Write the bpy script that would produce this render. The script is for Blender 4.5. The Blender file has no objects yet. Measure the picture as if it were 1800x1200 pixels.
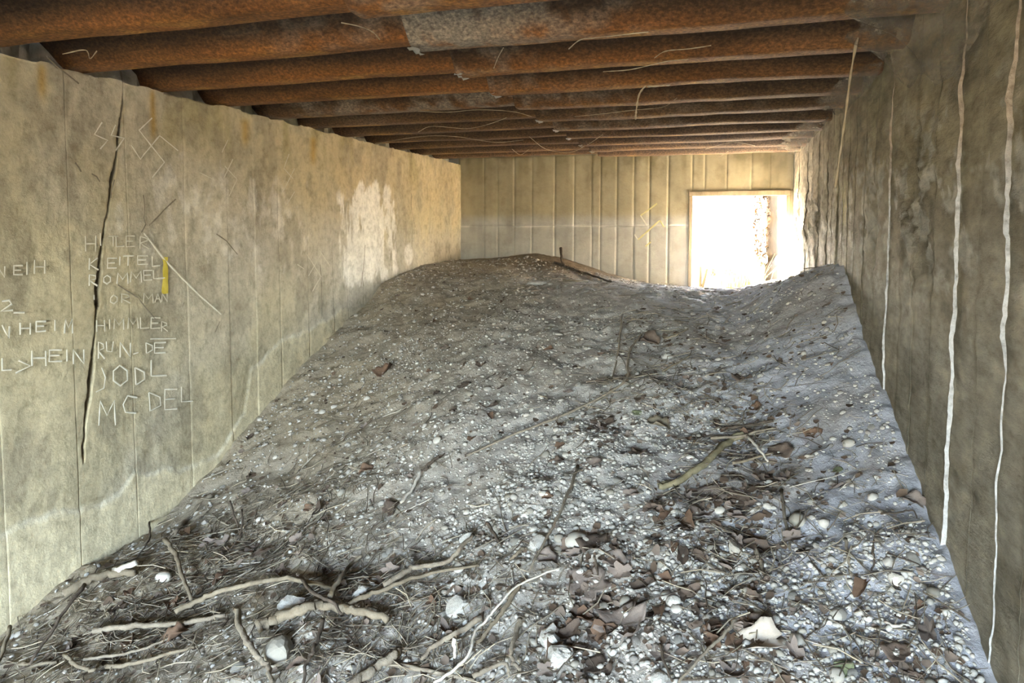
import bpy, math, random
import numpy as np

scene = bpy.context.scene
col = scene.collection

# ------------------------------------------------------------------ camera, sky, sun, exposure
F, PX, PY = 1230.0, 900.0, 472.0                 # focal length and principal point for a 1800 x 1200 frame
PITCH, YAW = math.radians(3.4), math.radians(16.586)
cd = bpy.data.cameras.new('camera')
cd.sensor_width = 36.0
cd.lens = F / 1800 * 36
cd.shift_y = -(600 - PY) / 1800
cd.clip_start = 0.02
cam = bpy.data.objects.new('camera', cd)
col.objects.link(cam)
cam.location = (0, 0, 0)
cam.rotation_euler = (math.pi / 2 - PITCH, 0, YAW)
scene.camera = cam

SUN_DIR = np.array([0.66, -0.62, -0.42]); SUN_DIR /= np.linalg.norm(SUN_DIR)   # the way sunlight travels
w = bpy.data.worlds.new('sky'); scene.world = w; w.use_nodes = True
nt = w.node_tree
sky = nt.nodes.new('ShaderNodeTexSky')
sky.sky_type = 'NISHITA'; sky.sun_disc = False
sky.sun_elevation = math.asin(-SUN_DIR[2])
sky.sun_rotation = math.atan2(-SUN_DIR[0], -SUN_DIR[1])
sky.air_density = 1.0; sky.dust_density = 2.5; sky.ozone_density = 1.0
bg = nt.nodes['Background']
hsv = nt.nodes.new('ShaderNodeHueSaturation'); hsv.inputs['Saturation'].default_value = 0.72
nt.links.new(sky.outputs[0], hsv.inputs['Color']); nt.links.new(hsv.outputs[0], bg.inputs[0])
bg.inputs[1].default_value = 0.55
sun = bpy.data.lights.new('sun', 'SUN'); sun.energy = 22.0; sun.angle = 0.009; sun.color = (1.0, 0.86, 0.66)
so = bpy.data.objects.new('sun', sun); col.objects.link(so)
from mathutils import Vector
so.rotation_euler = Vector(SUN_DIR).to_track_quat('-Z', 'Y').to_euler()
so.location = (-4, 12, 6)

vs = scene.view_settings
vs.view_transform = 'Standard'; vs.look = 'None'; vs.gamma = 1.0; vs.use_curve_mapping = False
vs.exposure = 5.35
scene.cycles.diffuse_bounces = 3; scene.cycles.max_bounces = 8

# ------------------------------------------------------------------ room size (camera at the origin)
XL, XR, YB, ZC = -2.75, 0.667, 7.25, 0.70
YF = -3.60                                        # inner face of the entrance wall behind the camera
OPEN_X0, OPEN_X1, OPEN_Z = -1.70, 0.62, 0.60      # entrance opening behind the camera
DX0, DX1, DZ = -0.28, 0.615, 0.352                # far doorway
ZF = -1.95

pl = bpy.data.lights.new('entrance_portal', 'AREA'); pl.shape = 'RECTANGLE'
pl.size = OPEN_X1 - OPEN_X0; pl.size_y = OPEN_Z - ZF
pl.cycles.is_portal = True
po = bpy.data.objects.new('entrance_portal', pl); col.objects.link(po)
po.location = ((OPEN_X0 + OPEN_X1) / 2, YF - 0.1, (OPEN_Z + ZF) / 2); po.rotation_euler = (math.pi / 2, 0, 0)
pl2 = bpy.data.lights.new('door_portal', 'AREA'); pl2.shape = 'RECTANGLE'
pl2.size = DX1 - DX0; pl2.size_y = 1.0; pl2.cycles.is_portal = True
po2 = bpy.data.objects.new('door_portal', pl2); col.objects.link(po2)
po2.location = ((DX0 + DX1) / 2, YB + 0.12, -0.15); po2.rotation_euler = (-math.pi / 2, 0, 0)

# ------------------------------------------------------------------ numeric noise
def _h(ix, iy, s):
    h = (ix.astype(np.int64) * 374761393 + iy.astype(np.int64) * 668265263 + s * 982451653) & 0xffffffff
    h = ((h ^ (h >> 13)) * 1274126177) & 0xffffffff
    return ((h ^ (h >> 16)) & 0xffffff) / float(0xffffff)
def vn(x, y, s=0):
    x = np.asarray(x, float); y = np.asarray(y, float)
    x, y = np.broadcast_arrays(x, y)
    ix = np.floor(x); iy = np.floor(y); fx = x - ix; fy = y - iy
    fx = fx * fx * (3 - 2 * fx); fy = fy * fy * (3 - 2 * fy)
    a = _h(ix, iy, s); b = _h(ix + 1, iy, s); c = _h(ix, iy + 1, s); d = _h(ix + 1, iy + 1, s)
    return (a * (1 - fx) + b * fx) * (1 - fy) + (c * (1 - fx) + d * fx) * fy
def fbm(x, y, s=0, o=4, g=0.5):
    t = 0; a = 1; n = 0
    x = np.asarray(x, float); y = np.asarray(y, float)
    for k in range(o):
        t = t + a * vn(x, y, s + k * 17); n += a; a *= g; x = x * 2.03 + 3.1; y = y * 2.03 + 1.7
    return t / n
def sst(a, b, v):
    t = np.clip((np.asarray(v, float) - a) / (b - a), 0, 1); return t * t * (3 - 2 * t)

# ------------------------------------------------------------------ mesh helpers
def link(o, parent=None):
    col.objects.link(o)
    if parent is not None: o.parent = parent
    return o
def mesh(name, V, Fc, mats, smooth=True, midx=None, cols=None):
    me = bpy.data.meshes.new(name)
    me.from_pydata([tuple(map(float, v)) for v in V] if not isinstance(V, np.ndarray) else V.tolist(), [], Fc if isinstance(Fc, list) else Fc.tolist())
    for m in (mats if isinstance(mats, (list, tuple)) else [mats]): me.materials.append(m)
    if smooth: me.polygons.foreach_set('use_smooth', [True] * len(me.polygons))
    if midx is not None: me.polygons.foreach_set('material_index', midx)
    if cols is not None:
        at_ = me.color_attributes.new('col', 'FLOAT_COLOR', 'POINT')
        c4 = np.ones((len(me.vertices), 4), np.float32); c4[:, :3] = cols
        at_.data.foreach_set('color', c4.ravel())
    me.update()
    return me
def obj(name, me, parent=None, loc=None):
    o = bpy.data.objects.new(name, me); link(o, parent)
    if loc is not None: o.location = loc
    return o
def tag(o, label, cat, group=None, kind=None):
    o['label'] = label; o['category'] = cat
    if group: o['group'] = group
    if kind: o['kind'] = kind
    return o
def struct(o): o['kind'] = 'structure'; return o
def boxes(bl):
    V = []; Fc = []
    for (x0, x1, y0, y1, z0, z1) in bl:
        b = len(V)
        V += [(x0, y0, z0), (x1, y0, z0), (x1, y1, z0), (x0, y1, z0), (x0, y0, z1), (x1, y0, z1), (x1, y1, z1), (x0, y1, z1)]
        Fc += [[b + i for i in q] for q in ((0, 3, 2, 1), (4, 5, 6, 7), (0, 1, 5, 4), (1, 2, 6, 5), (2, 3, 7, 6), (3, 0, 4, 7))]
    return V, Fc
def grid_faces(nu, nv, flip=False):
    i = np.arange(nu - 1)[:, None] * nv + np.arange(nv - 1)[None, :]
    q = np.stack([i, i + nv, i + nv + 1, i + 1], -1).reshape(-1, 4)
    return q[:, ::-1] if flip else q

# ------------------------------------------------------------------ materials
def mat(name, cols, scale=6.0, rough=0.92, bump=0.3, bscale=30.0, attr=False, metallic=0.0, vary=0.0, trans=0.0, stretch=(1, 1, 1), spec=0.25, bdist=0.01):
    m = bpy.data.materials.new(name); m.use_nodes = True
    t = m.node_tree; N = t.nodes; Lk = t.links
    p = N['Principled BSDF']; p.inputs['Roughness'].default_value = rough
    p.inputs['Metallic'].default_value = metallic
    p.inputs['Specular IOR Level'].default_value = spec
    tc = N.new('ShaderNodeTexCoord'); mp = N.new('ShaderNodeMapping'); mp.inputs['Scale'].default_value = stretch
    Lk.new(tc.outputs['Object'], mp.inputs['Vector'])
    n1 = N.new('ShaderNodeTexNoise'); n1.inputs['Scale'].default_value = scale; n1.inputs['Detail'].default_value = 8; n1.inputs['Roughness'].default_value = 0.65
    Lk.new(mp.outputs[0], n1.inputs['Vector'])
    cr = N.new('ShaderNodeValToRGB'); e = cr.color_ramp.elements
    while len(e) < len(cols): e.new(0.5)
    for k, c in enumerate(cols):
        e[k].position = 0.3 + 0.4 * k / max(1, len(cols) - 1); e[k].color = (*c, 1)
    Lk.new(n1.outputs['Fac'], cr.inputs[0])
    out = cr.outputs[0]
    if attr:
        a = N.new('ShaderNodeVertexColor'); a.layer_name = 'col'
        mx = N.new('ShaderNodeMix'); mx.data_type = 'RGBA'; mx.blend_type = 'MULTIPLY'; mx.inputs['Factor'].default_value = 1
        Lk.new(a.outputs[0], mx.inputs['A']); Lk.new(out, mx.inputs['B']); out = mx.outputs['Result']
    if vary:
        oi = N.new('ShaderNodeObjectInfo'); hs = N.new('ShaderNodeHueSaturation')
        mr = N.new('ShaderNodeMapRange'); mr.inputs['To Min'].default_value = 1 - vary; mr.inputs['To Max'].default_value = 1 + vary
        Lk.new(oi.outputs['Random'], mr.inputs['Value']); Lk.new(mr.outputs[0], hs.inputs['Value']); Lk.new(out, hs.inputs['Color']); out = hs.outputs[0]
    Lk.new(out, p.inputs['Base Color'])
    if bump:
        n2 = N.new('ShaderNodeTexNoise'); n2.inputs['Scale'].default_value = bscale; n2.inputs['Detail'].default_value = 10; n2.inputs['Roughness'].default_value = 0.7
        Lk.new(mp.outputs[0], n2.inputs['Vector'])
        b = N.new('ShaderNodeBump'); b.inputs['Strength'].default_value = bump; b.inputs['Distance'].default_value = bdist
        Lk.new(n2.outputs['Fac'], b.inputs['Height']); Lk.new(b.outputs[0], p.inputs['Normal'])
    return m
ML = mat('left_concrete', [(.70, .69, .66), (1, 1, 1), (1.18, 1.18, 1.17)], 22, bump=.6, bscale=45, attr=True)
MR = mat('right_concrete', [(.60, .58, .54), (1, 1, 1), (1.35, 1.32, 1.26)], 22, bump=1., bscale=30, attr=True, stretch=(1, .38, 1), bdist=.025)
MB = mat('back_concrete', [(.82, .81, .78), (1, 1, 1), (1.1, 1.1, 1.08)], 10, bump=.3, bscale=30, attr=True)
MLITLIME = mat('lit_lime_edge', [(.45, .43, .40), (.9, .9, .9), (1.15, 1.15, 1.15)], 40, bump=.9, bscale=60, attr=True)
MCON = mat('plain_concrete', [(.32, .30, .24), (.42, .39, .31)], 5, bump=.3)
MDIRT = mat('dirt', [(.72, .69, .66), (1, 1, 1), (1.12, 1.11, 1.1)], 16, rough=1, bump=.8, bscale=38, attr=True, spec=.1, bdist=.02)
MGRAV = mat('gravel', [(.8, .8, .8), (1.1, 1.1, 1.1)], 60, rough=.85, bump=0, attr=True)
MLIT = mat('litter', [(.8, .8, .8), (1.1, 1.1, 1.1)], 60, rough=.9, bump=0, attr=True)
MRUST = mat('rusted_steel', [(.035, .018, .008), (.115, .045, .012), (.25, .105, .022)], 9, rough=.75, bump=.6, bscale=60, vary=.25, stretch=(.35, 1, 1), spec=.35)
MRUST2 = mat('brown_steel', [(.05, .033, .018), (.105, .058, .026), (.20, .115, .05)], 8, rough=.75, bump=.5, bscale=60, vary=.2, stretch=(.3, 1, 1), spec=.35)
def grey_steel():
    m = mat('worn_zinc', [(.12, .062, .032), (.22, .18, .14), (.33, .29, .25)], 16, rough=.6, bump=.3, bscale=50, stretch=(.6, 1, 1), spec=.4)
    return m
MGREY = grey_steel()
MSTONE = mat('stone', [(.36, .34, .30), (.50, .475, .43)], 20, rough=.85, bump=.3, bscale=60, vary=.3)
MWHITE = mat('white_stone', [(.42, .405, .37), (.62, .605, .57)], 22, rough=.9, bump=1., bscale=40, vary=.06)
MGSTONE = mat('grey_stone', [(.22, .205, .175), (.32, .30, .26)], 14, rough=.85, bump=.2, bscale=60, vary=.12)
MTAN = mat('pale_wood', [(.135, .108, .075), (.27, .228, .168)], 26, bump=.5, bscale=80, vary=.15)
MBARK = mat('grey_bark', [(.16, .13, .10), (.31, .27, .21)], 30, bump=.7, bscale=90, vary=.18)
MDARK = mat('dark_bark', [(.055, .043, .033), (.14, .11, .085)], 30, bump=.7, bscale=90, vary=.2)
MOLIVE = mat('olive_bark', [(.15, .13, .075), (.26, .23, .15)], 30, bump=.5, bscale=90)
MBLEACH = mat('bleached_wood', [(.40, .36, .30), (.58, .545, .49)], 26, bump=.3, bscale=80)
MLEAF = mat('brown_leaf', [(.065, .047, .037), (.145, .11, .088)], 22, rough=.8, bump=.4, bscale=60, vary=.35)
MLEAF2 = mat('lilac_brown_leaf', [(.14, .112, .096), (.235, .195, .172)], 22, rough=.8, bump=.4, bscale=60, vary=.15)
MLEAF3 = mat('pale_leaf', [(.36, .31, .26), (.50, .45, .39)], 22, rough=.8, bump=.3, bscale=60)
MLEAF4 = mat('rusty_leaf', [(.085, .052, .036), (.165, .105, .07)], 22, rough=.8, bump=.4, bscale=60)
MLEAF6 = mat('olive_brown_leaf', [(.12, .10, .07), (.20, .17, .125)], 22, rough=.8, bump=.3, bscale=60)
MLEAF5 = mat('green_leaf', [(.12, .14, .08), (.20, .22, .13)], 22, rough=.7, bump=.3, bscale=60)
MWEB = mat('dusty_web', [(.30, .24, .16), (.46, .39, .28)], 20, bump=0)
MCHALK = mat('scratch', [(.62, .60, .51), (.80, .78, .70)], 30, bump=.2)
MFAINT = mat('faint_scratch', [(.55, .52, .42), (.68, .65, .55)], 30, bump=.2)
MYEL = mat('yellow_paint', [(.55, .44, .05), (.70, .58, .12)], 18, bump=.2)
MYEL2 = mat('pale_yellow_paint', [(.50, .43, .16), (.60, .54, .30)], 18, bump=.2)
MTIMBER = mat('weathered_timber', [(.018, .012, .007), (.045, .030, .016)], 10, bump=.6, bscale=40, stretch=(1, 1, .3))
MIVY = mat('dead_ivy', [(.016, .009, .003), (.04, .024, .008)], 10, bump=0, attr=True)
MGRASS = mat('grass', [(.8, .8, .8), (1.1, 1.1, 1.1)], 10, bump=0, attr=True)
MFRAME = mat('door_timber', [(.20, .15, .09), (.36, .29, .19)], 10, bump=.6, bscale=40, stretch=(1, 1, .3))
MHAIR = mat('crack_dark', [(.15, .13, .10), (.28, .245, .185)], 30, bump=.2)
MOUT = mat('outside_ground', [(.10, .075, .04), (.20, .155, .09)], 3, bump=.4)

# ------------------------------------------------------------------ pixel rays (only used to find where things lie in the room)
def _axes():
    cy, sy, cp, sp = math.cos(YAW), math.sin(YAW), math.cos(PITCH), math.sin(PITCH)
    fw = np.array([-sy * cp, cy * cp, -sp]); rt = np.array([cy, sy, 0.]); return fw, rt, np.cross(rt, fw)
FW, RT, UP = _axes()
def ray(u, v): return FW + RT * (u - PX) / F - UP * (v - PY) / F
def onx(u, v, x): r = ray(u, v); return r * x / r[0]
def ony(u, v, y): r = ray(u, v); return r * y / r[1]

# ------------------------------------------------------------------ the dirt mound's height
PROF = [
 (-2.75, [-1, 1, 1.5, 2.02, 2.36, 2.8, 3.06, 3.39, 3.96, 4.69, 5.46, 6.17, 7.25, 8], [-1.85, -1.75, -1.71, -1.66, -1.56, -1.55, -1.45, -1.30, -1.06, -.74, -.45, -.36, -.36, -.6]),
 (-2.0, [-1, 1, 1.5, 2, 2.5, 3, 3.5, 4, 4.5, 5, 5.5, 6, 6.5, 7.25, 8], [-1.82, -1.69, -1.63, -1.54, -1.43, -1.27, -1.08, -.90, -.71, -.56, -.45, -.40, -.38, -.36, -.6]),
 (-1.3, [-1, 1, 1.5, 2, 2.5, 3, 3.5, 4, 4.5, 5, 5.5, 6, 6.5, 7.25, 8], [-1.80, -1.63, -1.52, -1.38, -1.23, -1.06, -.89, -.74, -.61, -.51, -.455, -.44, -.45, -.47, -.65]),
 (-.5, [-1, 1, 1.5, 2, 2.5, 3, 3.5, 4, 4.5, 5, 5.5, 6, 6.5, 7.25, 8], [-1.78, -1.53, -1.38, -1.23, -1.08, -.94, -.80, -.675, -.58, -.515, -.475, -.485, -.54, -.61, -.72]),
 (.12, [-1, 1, 1.5, 2, 2.5, 3, 3.5, 4, 4.5, 5, 5.5, 6, 6.5, 7.25, 8], [-1.76, -1.47, -1.32, -1.18, -1.05, -.92, -.79, -.67, -.575, -.515, -.485, -.51, -.56, -.63, -.73]),
 (.40, [-1, 1, 1.5, 2, 2.5, 3, 3.5, 4, 4.3, 4.6, 5.2, 6, 7.25, 8], [-1.75, -1.42, -1.27, -1.12, -.98, -.84, -.68, -.48, -.345, -.31, -.38, -.47, -.53, -.7]),
 (.667, [-1, 1, 1.5, 1.88, 2.06, 2.42, 2.87, 3.21, 3.81, 4.08, 4.22, 4.6, 5.2, 6, 7.25, 8], [-1.74, -1.36, -1.22, -1.09, -1.03, -.94, -.78, -.69, -.46, -.28, -.19, -.21, -.32, -.45, -.48, -.66]),
]
GX = np.linspace(XL - .02, XR + .03, 291); GY = np.linspace(YF, YB + .015, 700)
def _pile():
    cx = np.array([p[0] for p in PROF])
    prof = np.array([np.interp(GY, p[1], p[2]) for p in PROF])            # columns x GY
    H = np.empty((len(GX), len(GY)))
    k = np.array([1, 4, 6, 4, 1.]) / 16
    for _ in range(6):
        pad = np.pad(prof, ((0, 0), (2, 2)), 'edge'); prof = sum(k[i] * pad[:, i:i + len(GY)] for i in range(5))
    for j in range(len(GY)): H[:, j] = np.interp(np.clip(GX, cx[0], cx[-1]), cx, prof[:, j])
    for _ in range(60):
        pad = np.pad(H, ((2, 2), (0, 0)), 'edge'); H = sum(k[i] * pad[i:i + len(GX)] for i in range(5))
    X, Y = np.meshgrid(GX, GY, indexing='ij')
    damp = .35 + .65 * (1 - sst(5.2, 6.6, Y))
    H += damp * ((fbm(X * 1.6, Y * 1.6, 1, 3) - .5) * .07 + (fbm(X * 6, Y * 6, 2, 3) - .5) * .055 + (fbm(X * 19, Y * 19, 3, 3) - .5) * .030)
    rough = sst(.5, .72, fbm(X * 3, Y * 3, 9, 3))
    H += rough * (fbm(X * 35, Y * 35, 4, 2) - .5) * .02
    # low ridge of soil thrown against the far wall, with a sunk strip before it
    H += .10 * np.exp(-((X + 1.75) / .55) ** 2) * sst(6.35, 7.1, Y) - .05 * np.exp(-((X + 1.5) / .6) ** 2 - ((Y - 6.2) / .22) ** 2)
    return H
PH = _pile()
def hz(x, y):
    fx = np.clip((np.asarray(x, float) - GX[0]) / (GX[1] - GX[0]), 0, len(GX) - 1.001); fy = np.clip((np.asarray(y, float) - GY[0]) / (GY[1] - GY[0]), 0, len(GY) - 1.001)
    i = fx.astype(int); j = fy.astype(int); a = fx - i; b = fy - j
    return (PH[i, j] * (1 - a) + PH[i + 1, j] * a) * (1 - b) + (PH[i, j + 1] * (1 - a) + PH[i + 1, j + 1] * a) * b
def nrm(x, y, e=.03):
    n = np.array([-(hz(x + e, y) - hz(x - e, y)) / (2 * e), -(hz(x, y + e) - hz(x, y - e)) / (2 * e), 1.0]); return n / np.linalg.norm(n)
_T = np.linspace(.9, 8.5, 3200)
def at(u, v, up=0.0):
    r = ray(u, v); P = r[None] * _T[:, None]
    d = P[:, 2] - hz(P[:, 0], P[:, 1]) - up; k = np.argmax(d < 0)
    if d[k] >= 0: k = len(_T) - 1
    p = P[k].copy(); p[0] = min(max(p[0], XL + .02), XR - .02); p[2] = float(hz(p[0], p[1])); return p
def depth(p): return float(np.dot(p, FW))

X, Y = np.meshgrid(GX, GY, indexing='ij')
V = np.stack([X, Y, PH], -1).reshape(-1, 3)
mott = fbm(X * 2.2, Y * 2.2, 21, 4); fine = fbm(X * 18, Y * 18, 22, 3)
leftness = sst(-.4, -2.2, X)
ca = np.array([.49, .475, .455]); cb = np.array([.315, .262, .185]); cd_ = np.array([.33, .295, .25])
blue = sst(-.5, .35, X)[..., None]  # bluish skylight tint painted into the dirt on the right
C = ca * (1 - .85 * leftness[..., None]) + cb * .85 * leftness[..., None]
C = C * (1 - blue) + np.array([.445, .46, .515]) * blue
dk = sst(.48, .66, mott)[..., None] * .55; C = C * (1 - dk) + cd_ * dk
C = C * (.90 + .2 * fine[..., None])
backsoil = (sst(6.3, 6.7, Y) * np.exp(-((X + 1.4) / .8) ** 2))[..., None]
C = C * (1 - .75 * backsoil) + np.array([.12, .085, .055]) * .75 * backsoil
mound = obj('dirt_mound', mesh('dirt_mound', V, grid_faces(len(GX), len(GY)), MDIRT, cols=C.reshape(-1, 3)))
tag(mound, 'grey mound of dirt and gravel sloping up to the far doorway', 'dirt', kind='stuff')

# ------------------------------------------------------------------ setting: floor, walls, roof, ground outside
def sbox(name, bl, m, parent=None):
    o = obj(name, mesh(name, *boxes(bl), m, smooth=False), parent)
    if parent is None: struct(o)
    return o
sbox('floor', [(XL - .3, XR + .3, YF - .2, YB + .3, ZF - .15, ZF)], MCON)
wall_left = sbox('wall_left', [(XL - .32, XL - .03, YF, YB + .28, ZF, ZC - .02)], MCON)
wall_right = sbox('wall_right', [(XR + .035, XR + .32, YF, YB + .28, ZF, ZC + .12)], MCON)
wall_back = sbox('wall_back', [(XL - .32, DX0, YB + .02, YB + .27, ZF, ZC + .2), (DX1, XR + .03, YB + .02, YB + .27, ZF, ZC + .2), (DX0, DX1, YB + .02, YB + .27, DZ, ZC + .2)], MCON)
wall_front = sbox('wall_front', [(XL, OPEN_X0, YF - .25, YF, ZF, ZC + .2), (OPEN_X1, XR + .03, YF - .25, YF, ZF, ZC + .2), (OPEN_X0, OPEN_X1, YF - .25, YF, OPEN_Z, ZC + .2)], MCON)
roof = sbox('ceiling', [(XL - .32, XR + .32, YF - .25, YB + .28, ZC + .20, ZC + .5)], MCON)
gf = obj('ground_front', mesh('ground_front', *boxes([(-14, 14, -18, YF - .2, ZF - .2, -1.86)]), MOUT, smooth=False)); struct(gf)
gx = np.linspace(-9, 9, 60); gy = np.linspace(YB, YB + 12, 60)
QX, QY = np.meshgrid(gx, gy, indexing='ij')
QZ = -.70 + .12 * (fbm(QX * .8, QY * .8, 60, 3) - .5) + .12 * sst(YB + .5, YB + 4, QY)
gb = obj('ground_back', mesh('ground_back', np.stack([QX, QY, QZ], -1).reshape(-1, 3), grid_faces(60, 60), MOUT)); struct(gb)

def board(parent, name, s, z, fpos, fcol, m, edge=None):
    S, Z = np.meshgrid(s, z, indexing='ij')
    P = fpos(S, Z); Cc = fcol(S, Z)
    Vv = P.reshape(-1, 3); Cv = Cc.reshape(-1, 3); fc = grid_faces(len(s), len(z)); mi = None; mats = [m]
    if edge is not None:                           # returns turning back into the wall along the four sides
        nz = len(z)
    o = obj(name, mesh(name, Vv, fc, mats, cols=Cv), parent)
    return o

# --- left wall: board-marked concrete, crack, lime wash, pale band above the dirt
crack_px = [(217, 165), (213, 215), (205, 270), (200, 300), (192, 345), (180, 420), (172, 500), (170, 560), (163, 620), (158, 690), (150, 745), (145, 815)]
crack = np.array([onx(u, v, XL)[1:] for u, v in crack_px])
pale_px = [(-200, 1030), (0, 945), (60, 915), (110, 900), (170, 882), (240, 838), (300, 828), (370, 808), (430, 730), (440, 650), (490, 600), (560, 572), (600, 545)]
pale = np.array([onx(u, v, XL)[1:] for u, v in pale_px])
crack_w = [(165, 1), (215, 5), (235, 7), (262, 2), (290, 6), (320, 8), (350, 4), (378, 1.5), (430, 4), (470, 6), (530, 9), (547, 3), (590, 2), (620, 6), (670, 9), (715, 7), (742, 3), (770, 2), (790, 5), (812, 1)]
def crackdist(Yv, Zv):
    zc = crack[::-1, 1]; yc = crack[::-1, 0]
    yy = np.interp(Zv, zc, yc) + (fbm(Zv * 14, Zv * 0 + 3.3, 5, 3) - .5) * .02
    on = sst(zc[0], zc[0] + .03, Zv) * (1 - sst(zc[-1] - .05, zc[-1], Zv))
    zw = np.array([float(onx(190 - (v - 400) * .1, v, XL)[2]) for v, _ in crack_w])[::-1]; ww = np.array([w_ for _, w_ in crack_w])[::-1]
    wid = np.interp(Zv, zw, ww) * .0015 * (.7 + .6 * vn(Zv * 40, Zv * 0 + 1, 8)) + .0008
    return np.abs(Yv - yy) / wid, on
yl = [YF, -2.4, -1.2, .0, .45, .9, 1.3, 1.7, 2.06, 2.4, 2.72, 3.1, 3.44, 3.68, 3.93, 4.26, 4.59, 4.80, 5.05, 5.26, 5.6, 5.99, 6.35, 6.76, 7.0, 7.27]
def left_col(Yv, Zv):
    base = np.array([.45, .40, .275]); grey = np.array([.44, .405, .325]); tan = np.array([.42, .34, .20])
    n = fbm(Yv * 1.5, Zv * 1.5, 31, 4); n2 = fbm(Yv * 7, Zv * 3, 32, 4); n3 = fbm(Yv * 9, Zv * 1.2, 33, 3)
    c = np.ones(Yv.shape + (3,)) * base
    def mixc(c, k, a): return c * (1 - a[..., None]) + np.array(k) * a[..., None]
    c = mixc(c, grey, .75 * sst(.42, .62, n))
    c = mixc(c, (.40, .375, .325), .7 * np.exp(-((Yv - 3.9) / .8) ** 2 - ((Zv + .12) / .30) ** 2))
    up = sst(-.05, .45, Zv + (n2 - .5) * .5) * sst(3.2, 5.2, Yv)
    c = mixc(c, tan, .75 * up)
    low = sst(.1, -.25, Zv + (n2 - .5) * .3) * sst(3.6, 5.0, Yv)
    c = mixc(c, (.44, .42, .37), .75 * low)
    ol = sst(.50, .70, fbm(Yv * 5, Zv * 1.6, 36, 3)) * sst(.25, .6, Zv)
    c = mixc(c, (.26, .22, .10), .55 * ol)
    dirty = sst(.50, .68, fbm(Yv * 7, Zv * 4, 37, 5, .6)); c = mixc(c, (.24, .21, .155), .5 * dirty)
    wh = sst(.34, .46, np.exp(-((Yv - 5.18) / .60) ** 6 - ((Zv + .05) / .47) ** 6) * (.02 + .95 * fbm(Yv * 11, Zv * 3.2, 38, 5, .65)))
    wh2 = sst(.30, .5, np.exp(-((Yv - 5.95) / .18) ** 2 - ((Zv + .25) / .12) ** 2) * fbm(Yv * 8, Zv * 4, 39, 3) * 1.3)
    wh3 = sst(.45, .60, (.55 + .5 * np.exp(-((Yv - 3.5) / .9) ** 2 - ((Zv - .05) / .35) ** 2)) * fbm(Yv * 12, Zv * 7, 41, 5, .62)) * .45
    c = mixc(c, (.72, .70, .66), .85 * np.maximum(np.maximum(wh, wh2), wh3))
    edge = np.interp(Yv, pale[:, 0], pale[:, 1]) + (fbm(Yv * 10, Yv * 0, 40, 3) - .5) * .07
    pb = sst(.012, -.012, Zv - edge) * sst(4.9, 4.5, Yv)
    c = mixc(c, (.57, .51, .36), .85 * pb)
    lip = np.exp(-((Zv - edge) / .012) ** 2) * sst(4.9, 4.5, Yv) * fbm(Yv * 20, Zv * 20, 42, 2); c = mixc(c, (.68, .65, .55), lip)
    bd = vn(np.searchsorted(np.array(yl), Yv).astype(float) * 1.37 + .5, Yv * 0 + .5, 43); c = c * (.88 + .24 * bd)[..., None]
    d, on = crackdist(Yv, Zv)
    c = mixc(c, (.27, .22, .13), .6 * on * sst(4.5, .8, d) * sst(.3, .6, fbm(Yv * 12, Zv * 5, 45, 2)))
    c = mixc(c, (.10, .085, .07), .9 * on * sst(1.3, .6, d))
    for yy, z1, z0, wd in ((2.30, .66, .50, .022), (2.90, .66, .40, .02), (3.62, .62, .45, .04), (4.35, .60, .4, .04)):
        s_ = np.exp(-((Yv - yy - .02 * (vn(Zv * 12, Zv * 0, 46) - .5)) / wd) ** 2) * sst(z0, z0 + .1, Zv) * sst(z1 + .05, z1, Zv)
        c = mixc(c, (.36, .23, .05), .75 * s_)
    return 1.16 * c * (.78 + .28 * n3 * .5 + .32 * n2)[..., None]
def left_pos(Yv, Zv):
    d, on = crackdist(Yv, Zv)
    bump = (fbm(Yv * 3, Zv * 2, 51, 3) - .5) * .012 + (fbm(Yv * 16, Zv * 8, 52, 3) - .5) * .006
    edge = np.interp(Yv, pale[:, 0], pale[:, 1]) + (fbm(Yv * 10, Yv * 0, 40, 3) - .5) * .07
    bump = bump + .006 * sst(.012, -.012, Zv - edge)
    fl = np.exp(-((Yv - 5.05) / .45) ** 4 - (Zv / .45) ** 4); bump = bump + fl * (fbm(Yv * 12, Zv * 10, 54, 3) - .5) * .03
    bump = bump - .03 * on * sst(1.2, .6, d)
    top = ZC - .015 * vn(Yv * 9, Yv * 0, 55) - .01 * vn(Yv * 30, Yv * 0, 56)
    return np.stack([XL + bump, Yv, np.minimum(Zv, top)], -1)
rl = random.Random(3)
for i in range(len(yl) - 1):
    a, b = yl[i], yl[i + 1]; off = rl.uniform(-.0014, .0014); tilt = rl.uniform(-.0012, .0012)
    n = (max(6, int((b - a) / (.004 if 2.0 < a < 2.75 else .0125))) if a > 1.2 else 8)
    s = np.concatenate([[a], np.linspace(a + .004, b - .004, n), [b]])
    z = np.concatenate([np.linspace(-1.95, -1.7, 4), np.linspace(-1.66, ZC, 190)])
    def fpos(S, Z, a=a, b=b, off=off, tilt=tilt):
        P = left_pos(S, Z); e = np.minimum(S - a, b - S) < .001
        P[..., 0] += np.where(e, -.0015, off + tilt * (S - a) / (b - a)); return P
    board(wall_left, 'board_face', s, z, fpos, left_col, ML)
# top ledge of the left wall under the steel
obj('wall_cap', mesh('wall_cap', *boxes([(XL - .32, XL - .012, 0, YB, ZC - .06, ZC - .018)]), MCON, smooth=False), wall_left)

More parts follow.
